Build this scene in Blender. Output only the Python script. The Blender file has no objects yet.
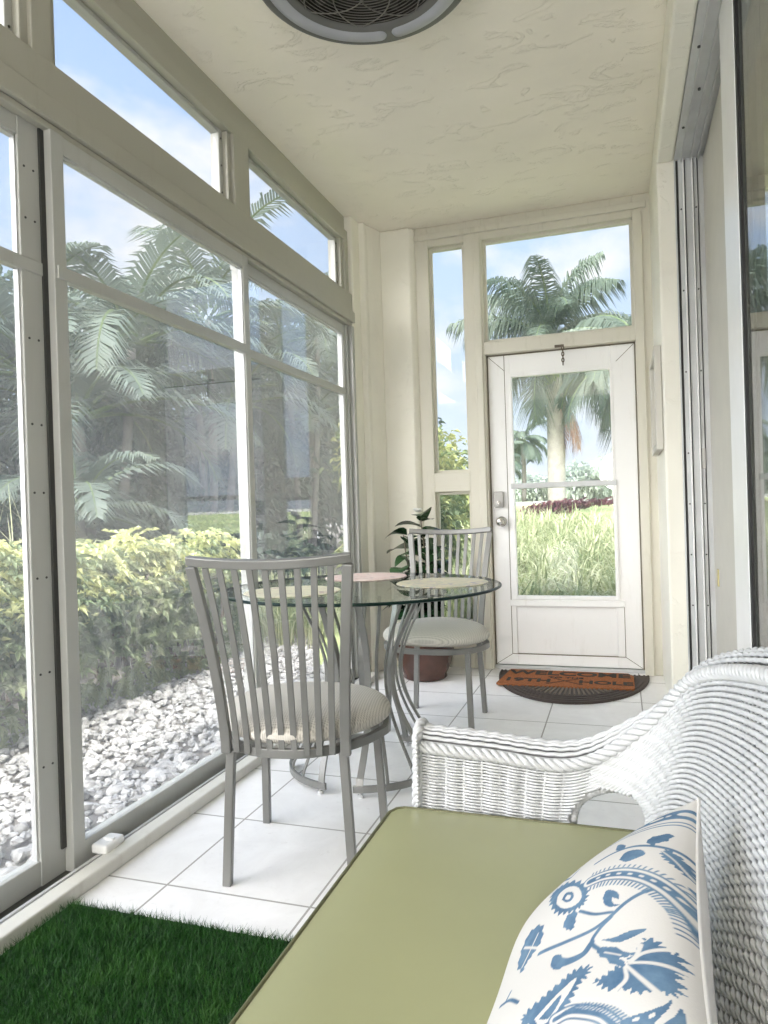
import bpy, bmesh, math, random
import numpy as np
from mathutils import Vector, Matrix, Quaternion
random.seed(7); RNG = np.random.default_rng(7)
PI = math.pi
SC = bpy.context.scene
COL = SC.collection

# ------------------------------------------------------------------ helpers
def arr(x): return np.array(x, float)
def nz(v):
    v = arr(v); return v/np.linalg.norm(v)

class MB:
    """collects geometry for ONE mesh object"""
    def __init__(s): s.v = []; s.f = []; s.m = []; s.n = 0
    def add(s, V, Fs, mi=0):
        V = np.asarray(V, float).reshape(-1, 3)
        s.v.append(V)
        for F in (Fs if isinstance(Fs, list) and len(Fs) and isinstance(Fs[0], np.ndarray) else [Fs]):
            F = np.asarray(F, int) + s.n
            s.f.append(F); s.m.append(np.full(len(F), mi, int))
        s.n += len(V)
    def box(s, a, b, mi=0):
        x0, y0, z0 = [min(p, q) for p, q in zip(a, b)]; x1, y1, z1 = [max(p, q) for p, q in zip(a, b)]
        V = [(x0,y0,z0),(x1,y0,z0),(x1,y1,z0),(x0,y1,z0),(x0,y0,z1),(x1,y0,z1),(x1,y1,z1),(x0,y1,z1)]
        s.add(V, np.array([(0,3,2,1),(4,5,6,7),(0,1,5,4),(1,2,6,5),(2,3,7,6),(3,0,4,7)]), mi)
    def obox(s, c, R, h, mi=0):
        """oriented box: centre, 3 axis rows, half sizes"""
        V = []
        for z in (-1, 1):
            for x, y in ((-1,-1),(1,-1),(1,1),(-1,1)):
                V.append(arr(c)+R[0]*h[0]*x+R[1]*h[1]*y+R[2]*h[2]*z)
        s.add(V, np.array([(0,3,2,1),(4,5,6,7),(0,1,5,4),(1,2,6,5),(2,3,7,6),(3,0,4,7)]), mi)
    def tube(s, P, r, k=8, mi=0, cap=True, closed=False):
        V, F = tube_np(P, r, k, closed)
        s.add(V, F, mi)
        if cap and not closed:
            n = len(P)
            a = s.n - len(V)
            s.f.append(np.array([list(range(a+k-1, a-1, -1))])); s.m.append(np.array([mi]))
            s.f.append(np.array([[a+(n-1)*k+i for i in range(k)]])); s.m.append(np.array([mi]))
    def bar(s, P, w, t, side, mi=0):
        """flat bar swept along P; width w along 'side' direction, thickness t across"""
        P = arr(P); T = np.gradient(P, axis=0); T /= np.linalg.norm(T, axis=1)[:, None]
        S = np.broadcast_to(arr(side), P.shape).copy()
        S -= T*(S*T).sum(1)[:, None]; S /= np.linalg.norm(S, axis=1)[:, None]
        N = np.cross(T, S)
        w = np.broadcast_to(w, (len(P),))[:, None]; t = np.broadcast_to(t, (len(P),))[:, None]
        V = np.stack([P-S*w/2-N*t/2, P+S*w/2-N*t/2, P+S*w/2+N*t/2, P-S*w/2+N*t/2], 1).reshape(-1, 3)
        n = len(P); F = []
        for i in range(n-1):
            for j in range(4):
                F.append((i*4+j, i*4+(j+1) % 4, i*4+4+(j+1) % 4, i*4+4+j))
        F += [(3,2,1,0), tuple((n-1)*4+j for j in range(4))]
        s.add(V, np.array(F), mi)
    def lathe(s, prof, c=(0,0,0), k=40, mi=0, a0=0, a1=2*PI):
        prof = arr(prof); full = abs(a1-a0-2*PI) < 1e-6
        A = np.linspace(a0, a1, k+1)[: k if full else k+1]
        V = np.stack([np.stack([prof[:, 0]*math.cos(a), prof[:, 0]*math.sin(a), prof[:, 1]], 1) for a in A], 0)
        m = len(prof); V = V.reshape(-1, 3)+arr(c); F = []
        na = len(A)
        for i in range(na if full else na-1):
            j = (i+1) % na
            for q in range(m-1):
                F.append((i*m+q, j*m+q, j*m+q+1, i*m+q+1))
        s.add(V, np.array(F), mi)
    def prism(s, poly, z0, z1, mi=0, M=None):
        n = len(poly); V = [(x, y, z0) for x, y in poly]+[(x, y, z1) for x, y in poly]
        V = arr(V)
        if M is not None: V = V @ arr(M.to_3x3()).T + arr(M.translation)
        a = s.n; s.add(V, np.array([(i, (i+1) % n, n+(i+1) % n, n+i) for i in range(n)]), mi)
        s.f.append(np.array([[a+i for i in range(n-1, -1, -1)]])); s.m.append(np.array([mi]))
        s.f.append(np.array([[a+n+i for i in range(n)]])); s.m.append(np.array([mi]))
    def build(s, name, mats, parent=None, bevel=0, smooth=False, seg=2, loc=None, angle=0.6):
        if not isinstance(mats, (list, tuple)): mats = [mats]
        me = bpy.data.meshes.new(name)
        V = np.concatenate(s.v); me.vertices.add(len(V)); me.vertices.foreach_set('co', V.ravel())
        li = np.concatenate([F.ravel() for F in s.f]); tot = np.concatenate([np.full(len(F), F.shape[1]) for F in s.f])
        me.loops.add(len(li)); me.loops.foreach_set('vertex_index', li.astype(np.int32))
        me.polygons.add(len(tot)); st = np.concatenate([[0], np.cumsum(tot)[:-1]])
        me.polygons.foreach_set('loop_start', st.astype(np.int32))
        me.polygons.foreach_set('material_index', np.concatenate(s.m).astype(np.int32))
        for m in mats: me.materials.append(m)
        me.update(calc_edges=True); me.validate()
        me.polygons.foreach_set('use_smooth', np.full(len(me.polygons), bool(smooth)))
        o = bpy.data.objects.new(name, me); COL.objects.link(o)
        if parent is not None: o.parent = parent
        if loc is not None: o.location = loc
        if bevel:
            b = o.modifiers.new('bevel', 'BEVEL'); b.width = bevel; b.segments = seg; b.limit_method = 'ANGLE'; b.angle_limit = angle
            b.harden_normals = False
        return o

def tube_np(P, r, k=8, closed=False):
    P = arr(P); n = len(P)
    if closed: T = np.roll(P, -1, 0)-np.roll(P, 1, 0)
    else: T = np.gradient(P, axis=0)
    T /= np.maximum(np.linalg.norm(T, axis=1), 1e-9)[:, None]
    N = np.zeros_like(P); ref = arr((0,0,1)) if abs(T[0][2]) < .9 else arr((1,0,0))
    q = ref-T[0]*(ref@T[0]); q /= np.linalg.norm(q); N[0] = q
    for i in range(1, n):
        q = N[i-1]-T[i]*(N[i-1]@T[i]); N[i] = q/max(np.linalg.norm(q), 1e-9)
    B = np.cross(T, N)
    A = np.arange(k)*2*PI/k
    r = np.broadcast_to(r, (n,))
    V = P[:, None, :]+r[:, None, None]*(np.cos(A)[None, :, None]*N[:, None, :]+np.sin(A)[None, :, None]*B[:, None, :])
    i = np.arange(n if closed else n-1)[:, None]; j = np.arange(k)[None, :]
    i2 = (i+1) % n; j2 = (j+1) % k
    F = np.stack([i*k+j+0*j2, i*k+j2, i2*k+j2, i2*k+j], -1).reshape(-1, 4)
    return V.reshape(-1, 3), F

def tubes_fast(P, N, r, k=5):
    """strand along P with given normals N (n,3) - vectorised, no transport"""
    T = np.gradient(P, axis=0); T /= np.maximum(np.linalg.norm(T, axis=1), 1e-9)[:, None]
    B = np.cross(T, N); B /= np.maximum(np.linalg.norm(B, axis=1), 1e-9)[:, None]; M = np.cross(B, T)
    A = np.arange(k)*2*PI/k; n = len(P)
    V = P[:, None, :]+r*(np.cos(A)[None, :, None]*M[:, None, :]+np.sin(A)[None, :, None]*B[:, None, :])
    i = np.arange(n-1)[:, None]; j = np.arange(k)[None, :]; j2 = (j+1) % k
    F = np.stack([i*k+j+0*j2, i*k+j2, (i+1)*k+j2, (i+1)*k+j], -1).reshape(-1, 4)
    return V.reshape(-1, 3), F

def tag(o, label=None, cat=None, group=None, kind=None):
    if label: o['label'] = label
    if cat: o['category'] = cat
    if group: o['group'] = group
    if kind: o['kind'] = kind
    return o
def thing(name, label, cat, loc=(0,0,0), rz=0, group=None, kind=None):
    o = bpy.data.objects.new(name, None); COL.objects.link(o); o.location = loc; o.rotation_euler = (0,0,rz)
    o.empty_display_size = .1
    return tag(o, label, cat, group, kind)
def copy_tree(o, parent=None):
    c = o.copy(); COL.objects.link(c)
    if parent is not None: c.parent = parent; c.matrix_parent_inverse = o.matrix_parent_inverse
    for ch in list(o.children): copy_tree(ch, c)
    return c

# ------------------------------------------------------------------ materials
class NT:
    def __init__(s, name):
        s.m = bpy.data.materials.new(name); s.m.use_nodes = True; s.t = s.m.node_tree; s.t.nodes.clear()
        s.out = s.t.nodes.new('ShaderNodeOutputMaterial')
    def n(s, typ, **kw):
        nd = s.t.nodes.new(typ)
        for k, v in kw.items(): setattr(nd, k, v)
        return nd
    def l(s, a, b): s.t.links.new(a, b)
    def mixrgb(s, f, a, b):
        m = s.n('ShaderNodeMix', data_type='RGBA')
        for sock, v in ((m.inputs[0], f), (m.inputs[6], a), (m.inputs[7], b)):
            if hasattr(v, 'node'): s.l(v, sock)
            elif isinstance(v, (tuple, list)): sock.default_value = (*v[:3], 1)
            else: sock.default_value = v
        return m.outputs[2]
    def math(s, op, a, b=0.0):
        m = s.n('ShaderNodeMath', operation=op)
        for i, v in enumerate((a, b)):
            if hasattr(v, 'node'): s.l(v, m.inputs[i])
            else: m.inputs[i].default_value = v
        return m.outputs[0]
    def ramp(s, f, a, b):
        m = s.n('ShaderNodeMapRange'); s.l(f, m.inputs[0]); m.inputs[1].default_value = a; m.inputs[2].default_value = b
        return m.outputs[0]
    def noise(s, scale, detail=3, rough=.5, vec=None, dist=0):
        tc = s.n('ShaderNodeTexCoord'); n = s.n('ShaderNodeTexNoise'); n.inputs['Scale'].default_value = scale
        n.inputs['Detail'].default_value = detail; n.inputs['Roughness'].default_value = rough; n.inputs['Distortion'].default_value = dist
        s.l(vec if vec is not None else tc.outputs['Object'], n.inputs['Vector']); return n.outputs[0]
    def bsdf(s, col, rough=.5, metal=0, spec=.5):
        b = s.n('ShaderNodeBsdfPrincipled'); 
        if hasattr(col, 'node'): s.l(col, b.inputs['Base Color'])
        else: b.inputs['Base Color'].default_value = (*col, 1)
        if hasattr(rough, 'node'): s.l(rough, b.inputs['Roughness'])
        else: b.inputs['Roughness'].default_value = rough
        b.inputs['Metallic'].default_value = metal; b.inputs['Specular IOR Level'].default_value = spec
        return b
    def bump(s, b, h, strength=.3, dist=.01):
        n = s.n('ShaderNodeBump'); n.inputs['Strength'].default_value = strength; n.inputs['Distance'].default_value = dist
        s.l(h, n.inputs['Height']); s.l(n.outputs[0], b.inputs['Normal'])
    def done(s, sh): s.l(sh.outputs[0] if not hasattr(sh, 'is_output') else sh, s.out.inputs[0]); return s.m

def plain(name, col, rough=.5, metal=0, var=.06, scale=8, spec=.5, bump=0, bscale=60):
    t = NT(name); f = t.ramp(t.noise(scale, 4), .3, .7)
    c2 = tuple(max(0, c*(1-var)) for c in col); c1 = tuple(min(1, c*(1+var*.5)) for c in col)
    b = t.bsdf(t.mixrgb(f, c2, c1), rough, metal, spec)
    if bump: t.bump(b, t.noise(bscale, 3), bump, .004)
    return t.done(b)

def leafmat(name, c1, c2, rough=.45, trans=.35, scale=3.0, spec=.4):
    t = NT(name); f = t.ramp(t.noise(scale, 2), .35, .65); c = t.mixrgb(f, c1, c2)
    b = t.bsdf(c, rough, 0, spec); tr = t.n('ShaderNodeBsdfTranslucent'); t.l(c, tr.inputs[0])
    m = t.n('ShaderNodeMixShader'); m.inputs[0].default_value = trans; t.l(b.outputs[0], m.inputs[1]); t.l(tr.outputs[0], m.inputs[2])
    return t.done(m)

def glassmat(name, tint=(1,1,1), dirt=0.0, ior=1.5, dirtcol=(.74,.79,.86), wavy=0, dscale=1.5, edge=None):
    t = NT(name)
    tr = t.n('ShaderNodeBsdfTransparent'); tr.inputs[0].default_value = (*tint, 1)
    gl = t.n('ShaderNodeBsdfGlossy'); gl.inputs['Roughness'].default_value = 0.0
    fr = t.n('ShaderNodeFresnel'); ge = t.n('ShaderNodeNewGeometry')
    t.l(t.math('ADD', t.math('MULTIPLY', ge.outputs['Backfacing'], 1/ior-ior), ior), fr.inputs[0])      # same reflectance on both faces of the thin pane
    if wavy:
        h = t.noise(1.6, 1)
        bp = t.n('ShaderNodeBump'); bp.inputs['Strength'].default_value = wavy; bp.inputs['Distance'].default_value = .004
        t.l(h, bp.inputs['Height']); t.l(bp.outputs[0], gl.inputs['Normal'])
    mx = t.n('ShaderNodeMixShader'); t.l(fr.outputs[0], mx.inputs[0]); t.l(tr.outputs[0], mx.inputs[1]); t.l(gl.outputs[0], mx.inputs[2])
    if dirt:
        # dried rain and dust film on the pane
        d = t.n('ShaderNodeBsdfDiffuse'); d.inputs[0].default_value = (*dirtcol, 1)
        tl = t.n('ShaderNodeBsdfTranslucent'); tl.inputs[0].default_value = (*dirtcol, 1)
        ad = t.n('ShaderNodeMixShader'); ad.inputs[0].default_value = .6; t.l(d.outputs[0], ad.inputs[1]); t.l(tl.outputs[0], ad.inputs[2])
        f = t.math('MULTIPLY', t.ramp(t.noise(dscale, 8, .75, dist=.2), .25, .75), dirt*.6)
        f = t.math('ADD', f, dirt*.6)
        m2 = t.n('ShaderNodeMixShader'); t.l(f, m2.inputs[0]); t.l(mx.outputs[0], m2.inputs[1]); t.l(ad.outputs[0], m2.inputs[2]); mx = m2
    return t.done(mx)

M = {}
def stucco(name, col, strength=.35):
    t = NT(name)
    f = t.noise(14, 5, .6); c = t.mixrgb(t.ramp(t.noise(2.2, 4), .3, .7), tuple(x*.94 for x in col), col)
    b = t.bsdf(c, .85, 0, .2)
    # knock-down plaster: flat islands with raised lips
    tc = t.n('ShaderNodeTexCoord'); mp = t.n('ShaderNodeMapping'); mp.inputs['Scale'].default_value = (1, 1.9, 1.2); t.l(tc.outputs['Object'], mp.inputs[0])
    n1 = t.noise(5.5, 7, .62, vec=mp.outputs[0], dist=.8)
    h = t.math('ADD', t.ramp(n1, .56, .62), t.math('MULTIPLY', f, .25))
    t.bump(b, h, strength, .008)
    return t.done(b)
M['ceiling'] = stucco('ceiling_plaster', (.93,.88,.775), .5)
M['wall'] = stucco('wall_plaster', (.89,.865,.77), .35)

def tile():
    t = NT('floor_tile'); tc = t.n('ShaderNodeTexCoord'); sp = t.n('ShaderNodeSeparateXYZ'); t.l(tc.outputs['Object'], sp.inputs[0])
    def line(sock, off):
        a = t.math('ADD', t.math('DIVIDE', t.math('SUBTRACT', sock, off), .453), 100.5)
        fr = t.math('FRACT', a); d = t.math('ABSOLUTE', t.math('SUBTRACT', fr, .5)); return t.math('LESS_THAN', d, .0075), t.math('FLOOR', t.math('ADD', a, .5))
    lx, ix = line(sp.outputs[0], -1.28); ly, iy = line(sp.outputs[1], 1.763)
    g = t.math('MAXIMUM', lx, ly)
    c = t.mixrgb(t.ramp(t.noise(5, 6, .65, dist=1.2), .32, .72), (.76,.75,.745), (.86,.855,.85))
    c = t.mixrgb(t.ramp(t.noise(38, 3), .62, .78), c, (.72,.71,.70))
    w = t.n('ShaderNodeTexWhiteNoise'); cb = t.n('ShaderNodeCombineXYZ'); t.l(ix, cb.inputs[0]); t.l(iy, cb.inputs[1]); t.l(cb.outputs[0], w.inputs['Vector'])
    c = t.mixrgb(t.math('MULTIPLY', w.outputs['Value'], .12), c, (.70,.69,.68))
    c = t.mixrgb(g, c, (.36,.35,.33))
    b = t.bsdf(c, t.mixrgb(g, (.33,.33,.33), (.8,.8,.8)), 0, .5)
    t.bump(b, t.math('SUBTRACT', 1.0, g), .3, .003)
    return t.done(b)
M['tile'] = tile()
def grimy(name, col, rough=.45, dirtcol=(.33,.30,.24), amount=.35):
    t = NT(name)
    tc = t.n('ShaderNodeTexCoord'); mp = t.n('ShaderNodeMapping'); mp.inputs['Scale'].default_value = (3, 3, .6); t.l(tc.outputs['Object'], mp.inputs[0])
    f = t.ramp(t.noise(6, 7, .72, vec=mp.outputs[0]), .56, .80)
    c = t.mixrgb(t.math('MULTIPLY', f, amount), col, dirtcol)
    b = t.bsdf(c, rough, 0, .4); t.bump(b, t.noise(35, 4), .08, .003)
    return t.done(b)
M['frame_cream'] = grimy('cream_window_frame', (.43,.42,.36))
M['curb'] = grimy('curb_paint', (.60,.59,.54))
M['sash'] = grimy('window_sash_metal', (.47,.475,.45), .35, amount=.25)
M['alu_grey'] = plain('grey_aluminium', (.56,.57,.57), .35, .1, .1)
M['alu_dark'] = plain('dark_track', (.045,.045,.042), .6)
M['gasket'] = plain('black_gasket', (.012,.012,.012), .6)
M['alu_white'] = plain('white_aluminium', (.82,.82,.81), .3, 0, .04)
M['panel_cream'] = plain('cream_door_panel', (.60,.58,.52), .45, 0, .04)
M['door_white'] = grimy('white_door_paint', (.90,.895,.885), .4, (.48,.44,.36), .22)
M['frame_white'] = grimy('door_frame_paint', (.68,.655,.565), .5, (.36,.33,.24), .42)
M['gap'] = plain('door_shadow_gap', (.20,.175,.13), .9)
M['chair_metal'] = plain('pewter_painted_steel', (.21,.21,.20), .36, .3, .1)
M['chrome'] = plain('brushed_nickel', (.62,.60,.56), .25, .9)
M['lock'] = plain('lock_grey', (.42,.41,.39), .4, .4)
M['wicker'] = plain('white_wicker', (.58,.59,.60), .55, 0, .08, 30)
M['cushion'] = plain('olive_vinyl', (.335,.34,.185), .34, 0, .04, 4)
M['piping'] = plain('dark_piping', (.12,.12,.06), .5)
M['rubber'] = plain('black_rubber', (.055,.040,.034), .7, bump=.5, bscale=120)
M['coir'] = plain('coir_brown', (.32,.125,.055), .95, 0, .3, 90, .1, .6, 300)
M['ink'] = plain('black_ink', (.02,.016,.014), .9)
M['pot'] = plain('glazed_brown_pot', (.075,.034,.024), .22, 0, .6, 7)
M['soil'] = plain('potting_soil', (.05,.035,.025), .95, bump=.8)
M['leaf_dark'] = leafmat('glossy_dark_leaf', (.015,.05,.02), (.04,.09,.035), .25, .12)
M['petal'] = leafmat('white_petal', (.85,.85,.82), (.9,.9,.86), .6, .3)
M['fan_grey'] = plain('fan_grey', (.13,.13,.12), .5)
M['fan_dark'] = plain('fan_dark', (.018,.016,.012), .6)
M['fan_wire'] = plain('fan_wire', (.20,.19,.17), .4, .3)
M['diffuser'] = plain('frosted_diffuser', (.40,.41,.44), .35)
M['turf_back'] = plain('turf_backing', (.01,.04,.012), .9)
M['curtain'] = plain('beige_curtain', (.42,.39,.31), .8)
M['gravel'] = plain('pale_limestone', (.46,.455,.44), .92, 0, .45, 26, .2)
M['earth'] = plain('dark_mulch', (.20,.185,.165), .95, 0, .35, 3, .1, .8, 40)
M['bark'] = plain('grey_bark', (.15,.14,.125), .9, 0, .3, 6, .1, .6, 25)
M['stem'] = plain('brown_stem', (.16,.13,.10), .85, 0, .3)
M['palmtrunk'] = plain('royal_palm_trunk', (.46,.43,.40), .8, 0, .25, 5, .2)
M['crownshaft'] = plain('green_crownshaft', (.40,.46,.18), .5, 0, .3, 2)
M['fence'] = plain('white_fence_paint', (.82,.83,.84), .6)
M['asphalt'] = plain('road_asphalt', (.45,.45,.46), .9)
M['hedge_yellow'] = leafmat('yellow_hedge_leaf', (.58,.60,.27), (.74,.74,.42), .5, .35, 2.5)
M['hedge_green'] = leafmat('green_hedge_leaf', (.20,.26,.13), (.40,.44,.26), .5, .3, 2.5)
M['palm'] = leafmat('palm_green', (.055,.085,.06), (.115,.15,.11), .5, .3, .8)
M['palm_pale'] = leafmat('palm_grey_green', (.08,.11,.09), (.155,.19,.15), .5, .3, .8)
M['tree'] = leafmat('tree_green', (.035,.06,.045), (.08,.115,.075), .55, .2, .6)
M['tree_yellow'] = leafmat('yellow_green_leaf', (.22,.26,.09), (.36,.37,.15), .5, .35, 1.5)
M['shrub'] = leafmat('shrub_green', (.09,.14,.055), (.18,.235,.095), .5, .35, 1.5)
M['purple'] = leafmat('purple_leaf', (.12,.045,.06), (.26,.11,.13), .6, .2, 3)
M['blade'] = leafmat('pale_grass_blade', (.46,.49,.28), (.68,.69,.46), .55, .35, 2)
M['blade2'] = leafmat('green_grass_blade', (.24,.30,.14), (.38,.43,.22), .55, .35, 2)
M['lawn'] = plain('mown_lawn', (.40,.47,.20), .95, 0, .25, .7, .1, .6, 30)
M['dead'] = plain('dead_frond', (.34,.20,.13), .9, 0, .3)
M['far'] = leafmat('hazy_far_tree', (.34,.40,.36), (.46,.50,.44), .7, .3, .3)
M['glass'] = glassmat('window_glass', dirt=.05, dscale=7, ior=1.9)
M['glass_top'] = glassmat('transom_glass', dirt=.02, dscale=4)
M['glass_door'] = glassmat('door_glass', dirt=.05)
M['glass_slide'] = glassmat('sliding_glass', tint=(.85,.87,.86), dirt=.0, ior=1.5)
M['glass_table'] = glassmat('table_glass', tint=(.91,.965,.945))
M['glass_rim'] = plain('table_glass_rim', (.006,.022,.018), .3, 0, .1, 8, .15)

def turfmat():
    t = NT('turf_blade'); f = t.ramp(t.noise(55, 3), .3, .7)
    c = t.mixrgb(f, (.008,.042,.007), (.024,.10,.015)); c = t.mixrgb(t.ramp(t.noise(9, 2), .5, .8), c, (.045,.14,.022))
    b = t.bsdf(c, .5, 0, .3); return t.done(b)
M['turf'] = turfmat()
def fabric():
    t = NT('woven_seat_fabric'); tc = t.n('ShaderNodeTexCoord')
    sp = t.n('ShaderNodeSeparateXYZ'); t.l(tc.outputs['Object'], sp.inputs[0]); K = 2*PI/.0095
    sx = t.math('SINE', t.math('MULTIPLY', t.math('ADD', sp.outputs[0], sp.outputs[1]), K*.7)); sy = t.math('SINE', t.math('MULTIPLY', t.math('SUBTRACT', sp.outputs[0], sp.outputs[1]), K*.7))
    h = t.math('MULTIPLY', t.math('ADD', t.math('MULTIPLY', sx, sy), 1.0), .5)
    c = t.mixrgb(t.ramp(h, .1, .6), (.40,.375,.33), (.64,.61,.55)); b = t.bsdf(c, .9, 0, .15); t.bump(b, h, .35, .003); return t.done(b)
M['fabric'] = fabric()
def pillowmat():
    t = NT('blue_print_linen'); a = t.n('ShaderNodeAttribute'); a.attribute_name = 'print'
    f = a.outputs['Fac']; blue = t.mixrgb(t.ramp(t.noise(30, 4, .6), .3, .7), (.07,.14,.24), (.16,.26,.37))
    c = t.mixrgb(f, (.66,.645,.62), blue); b = t.bsdf(c, .85, 0, .15); t.bump(b, t.noise(420, 2), .12, .002); return t.done(b)
M['pillow'] = pillowmat()
def placemat(name, cols):
    t = NT(name); v = t.noise(11, 4, .6, dist=1.5); c = t.mixrgb(t.ramp(v, .35, .5), cols[0], cols[1]); c = t.mixrgb(t.ramp(v, .55, .62), c, cols[2])
    return t.done(t.bsdf(c, .45))
M['mat_rose'] = placemat('rose_placemat', [(.62,.42,.38), (.76,.62,.55), (.46,.36,.34)])
M['mat_sage'] = placemat('sage_placemat', [(.42,.44,.36), (.66,.60,.42), (.36,.32,.38)])
M['mat_olive'] = placemat('olive_placemat', [(.52,.50,.36), (.66,.62,.44), (.40,.30,.26)])

# ------------------------------------------------------------------ camera
F_PX = 716.; CAM_H = 1.07
yc = nz((236,10,F_PX)); xc = arr((2169,65,-F_PX)); xc = nz(xc-yc*(xc@yc)); zc = np.cross(xc, yc); zc = zc if zc[1] > 0 else -zc
RW = np.array([xc, yc, zc])           # camera (right, up, forward) -> world
cam = bpy.data.cameras.new('camera'); co = bpy.data.objects.new('camera', cam); COL.objects.link(co)
r_, u_, f_ = RW[:, 0], RW[:, 1], RW[:, 2]
f_ = np.cross(u_, r_)                  # forward, right-handed
Mx = Matrix(((r_[0], u_[0], -f_[0], 0), (r_[1], u_[1], -f_[1], 0), (r_[2], u_[2], -f_[2], CAM_H), (0,0,0,1)))
co.matrix_world = Mx
cam.sensor_fit = 'HORIZONTAL'; cam.sensor_width = 36; cam.lens = F_PX/768*36; cam.clip_start = .02; cam.clip_end = 500
SC.camera = co

# ------------------------------------------------------------------ room shell
ZC = 2.95            # ceiling
XL = -1.60           # window plane
YW = 4.75            # door wall
def struct(o, label, cat): return tag(o, label, cat, kind='structure')
b = MB(); b.box((-1.68,-3.6,-.12), (3.2,4.85,0)); struct(b.build('floor', M['tile']), 'white square ceramic tile floor with thin grey grout lines', 'floor')
b = MB(); b.box((-1.86,-3.6,ZC), (3.2,4.95,ZC+.22)); struct(b.build('ceiling', M['ceiling']), 'cream textured plaster ceiling of the sunroom', 'ceiling')
# right wall: short return beside the door, header above the sliding door
b = MB()
b.box((.22,3.85,0), (.62,4.95,ZC)); b.box((.22,-3.6,2.75), (.30,3.85,ZC)); b.box((.30,-3.6,2.80), (.62,3.85,ZC))
struct(b.build('wall_right', M['wall'], bevel=.012), 'cream plaster wall between the glazed white door and the sliding door', 'wall')
b = MB(); b.box((.95,-3.6,0), (1.05,4.9,ZC)); struct(b.build('wall_light_stop', M['wall']), 'plain wall added behind the curtain to stop light leaks', 'wall')  # added behind the curtain so no light leaks in
# far-left corner: pier and plaster return
b = MB()
b.box((-1.70,4.42,0), (-1.535,4.95,ZC)); b.prism([(-1.54,4.46),(-1.515,4.52),(-1.49,4.60),(-1.49,4.9),(-1.54,4.9)], 0, ZC)
b.box((-1.50,4.62,0), (-1.285,4.95,ZC)); b.prism([(-1.29,4.62),(-1.262,4.66),(-1.262,4.9),(-1.29,4.9)], 0, ZC)
b.box((-1.70,4.29,0), (-1.575,4.44,ZC))
struct(b.build('wall_front', M['wall'], bevel=.018, seg=3), 'cream plaster corner pier between the side windows and the door frame', 'wall')

# left: curb, tracks, window frame
b = MB(); b.box((-1.535,-3.6,0), (-1.48,4.29,.042)); struct(b.build('trim_1', M['curb'], bevel=.006), 'off-white curb along the foot of the side windows', 'sill')
b = MB(); b.box((-1.66,-3.6,-.02), (-1.535,4.29,.012))
struct(b.build('trim_2', M['alu_dark']), 'dark dirty sliding track groove beside the white curb', 'track')
b = MB()
for x0, x1, h in ((-1.549,-1.543,.04), (-1.563,-1.556,.034)): b.box((x0,-3.6,.0), (x1,4.29,h))
struct(b.build('trim_3', M['alu_grey'], bevel=.0015), 'thin grey guide rail in the side window track', 'rail')
def frame_piece(name, label, boxes, mat='frame_cream', bevel=.004):
    b = MB()
    for a in boxes: b.box(*a)
    return struct(b.build(name, M[mat], bevel=bevel), label, 'window frame')
frame_piece('trim_4', 'cream horizontal beam between the big side windows and the transoms', [((-1.68,-3.6,2.335),(-1.585,4.31,2.445)), ((-1.68,-3.6,2.262),(-1.575,4.31,2.333)), ((-1.68,-3.6,2.238),(-1.59,4.31,2.26))])
frame_piece('trim_5', 'cream top frame of the transoms under the ceiling', [((-1.70,-3.6,2.78),(-1.605,4.31,2.85)), ((-1.70,-3.6,2.852),(-1.625,4.31,2.95))])
TR = [(-1.4,.10),(.24,1.66),(1.80,2.83),(3.03,4.19)]
for i, (y0, y1) in enumerate(((.10,.24),(1.66,1.80),(2.83,3.03),(4.19,4.31))):
    frame_piece('trim_%d' % (6+i), ['cream transom post nearest the camera end','cream transom post above the wide grey window stile','cream transom post midway along the side windows','cream transom post against the corner pier'][i],
                [((-1.70,y0,2.446),(-1.615,y1,2.779)), ((-1.70,y0+.03,2.446),(-1.60,y1-.03,2.779))])
for i, (y0, y1) in enumerate(TR):
    b = MB()
    for a in (((-1.675,y0,2.446),(-1.64,y0+.028,2.78)), ((-1.675,y1-.028,2.446),(-1.64,y1,2.78)), ((-1.674,y0+.001,2.447),(-1.6415,y1-.001,2.462)), ((-1.674,y0+.001,2.762),(-1.6415,y1-.001,2.779))): b.box(*a)
    w = struct(b.build('window_%d' % (i+1), M['sash'], bevel=.003), ['short transom window at the camera end of the side wall','transom window second from the camera end at top left','long transom window high on the side wall showing blue sky','small transom window next to the corner pier showing palm tips'][i], 'window')
    p = MB(); p.box((-1.660,y0+.026,2.46), (-1.655,y1-.036,2.765)); p.build('pane', M['glass_top'], w)
    s = MB()
    for yy in (y0+.014, y1-.014):
        for zz in (2.50,2.62,2.74): s.tube([(-1.641,yy,zz),(-1.637,yy,zz)], .004, 8)
    s.build('screw', M['alu_dark'], w)
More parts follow.
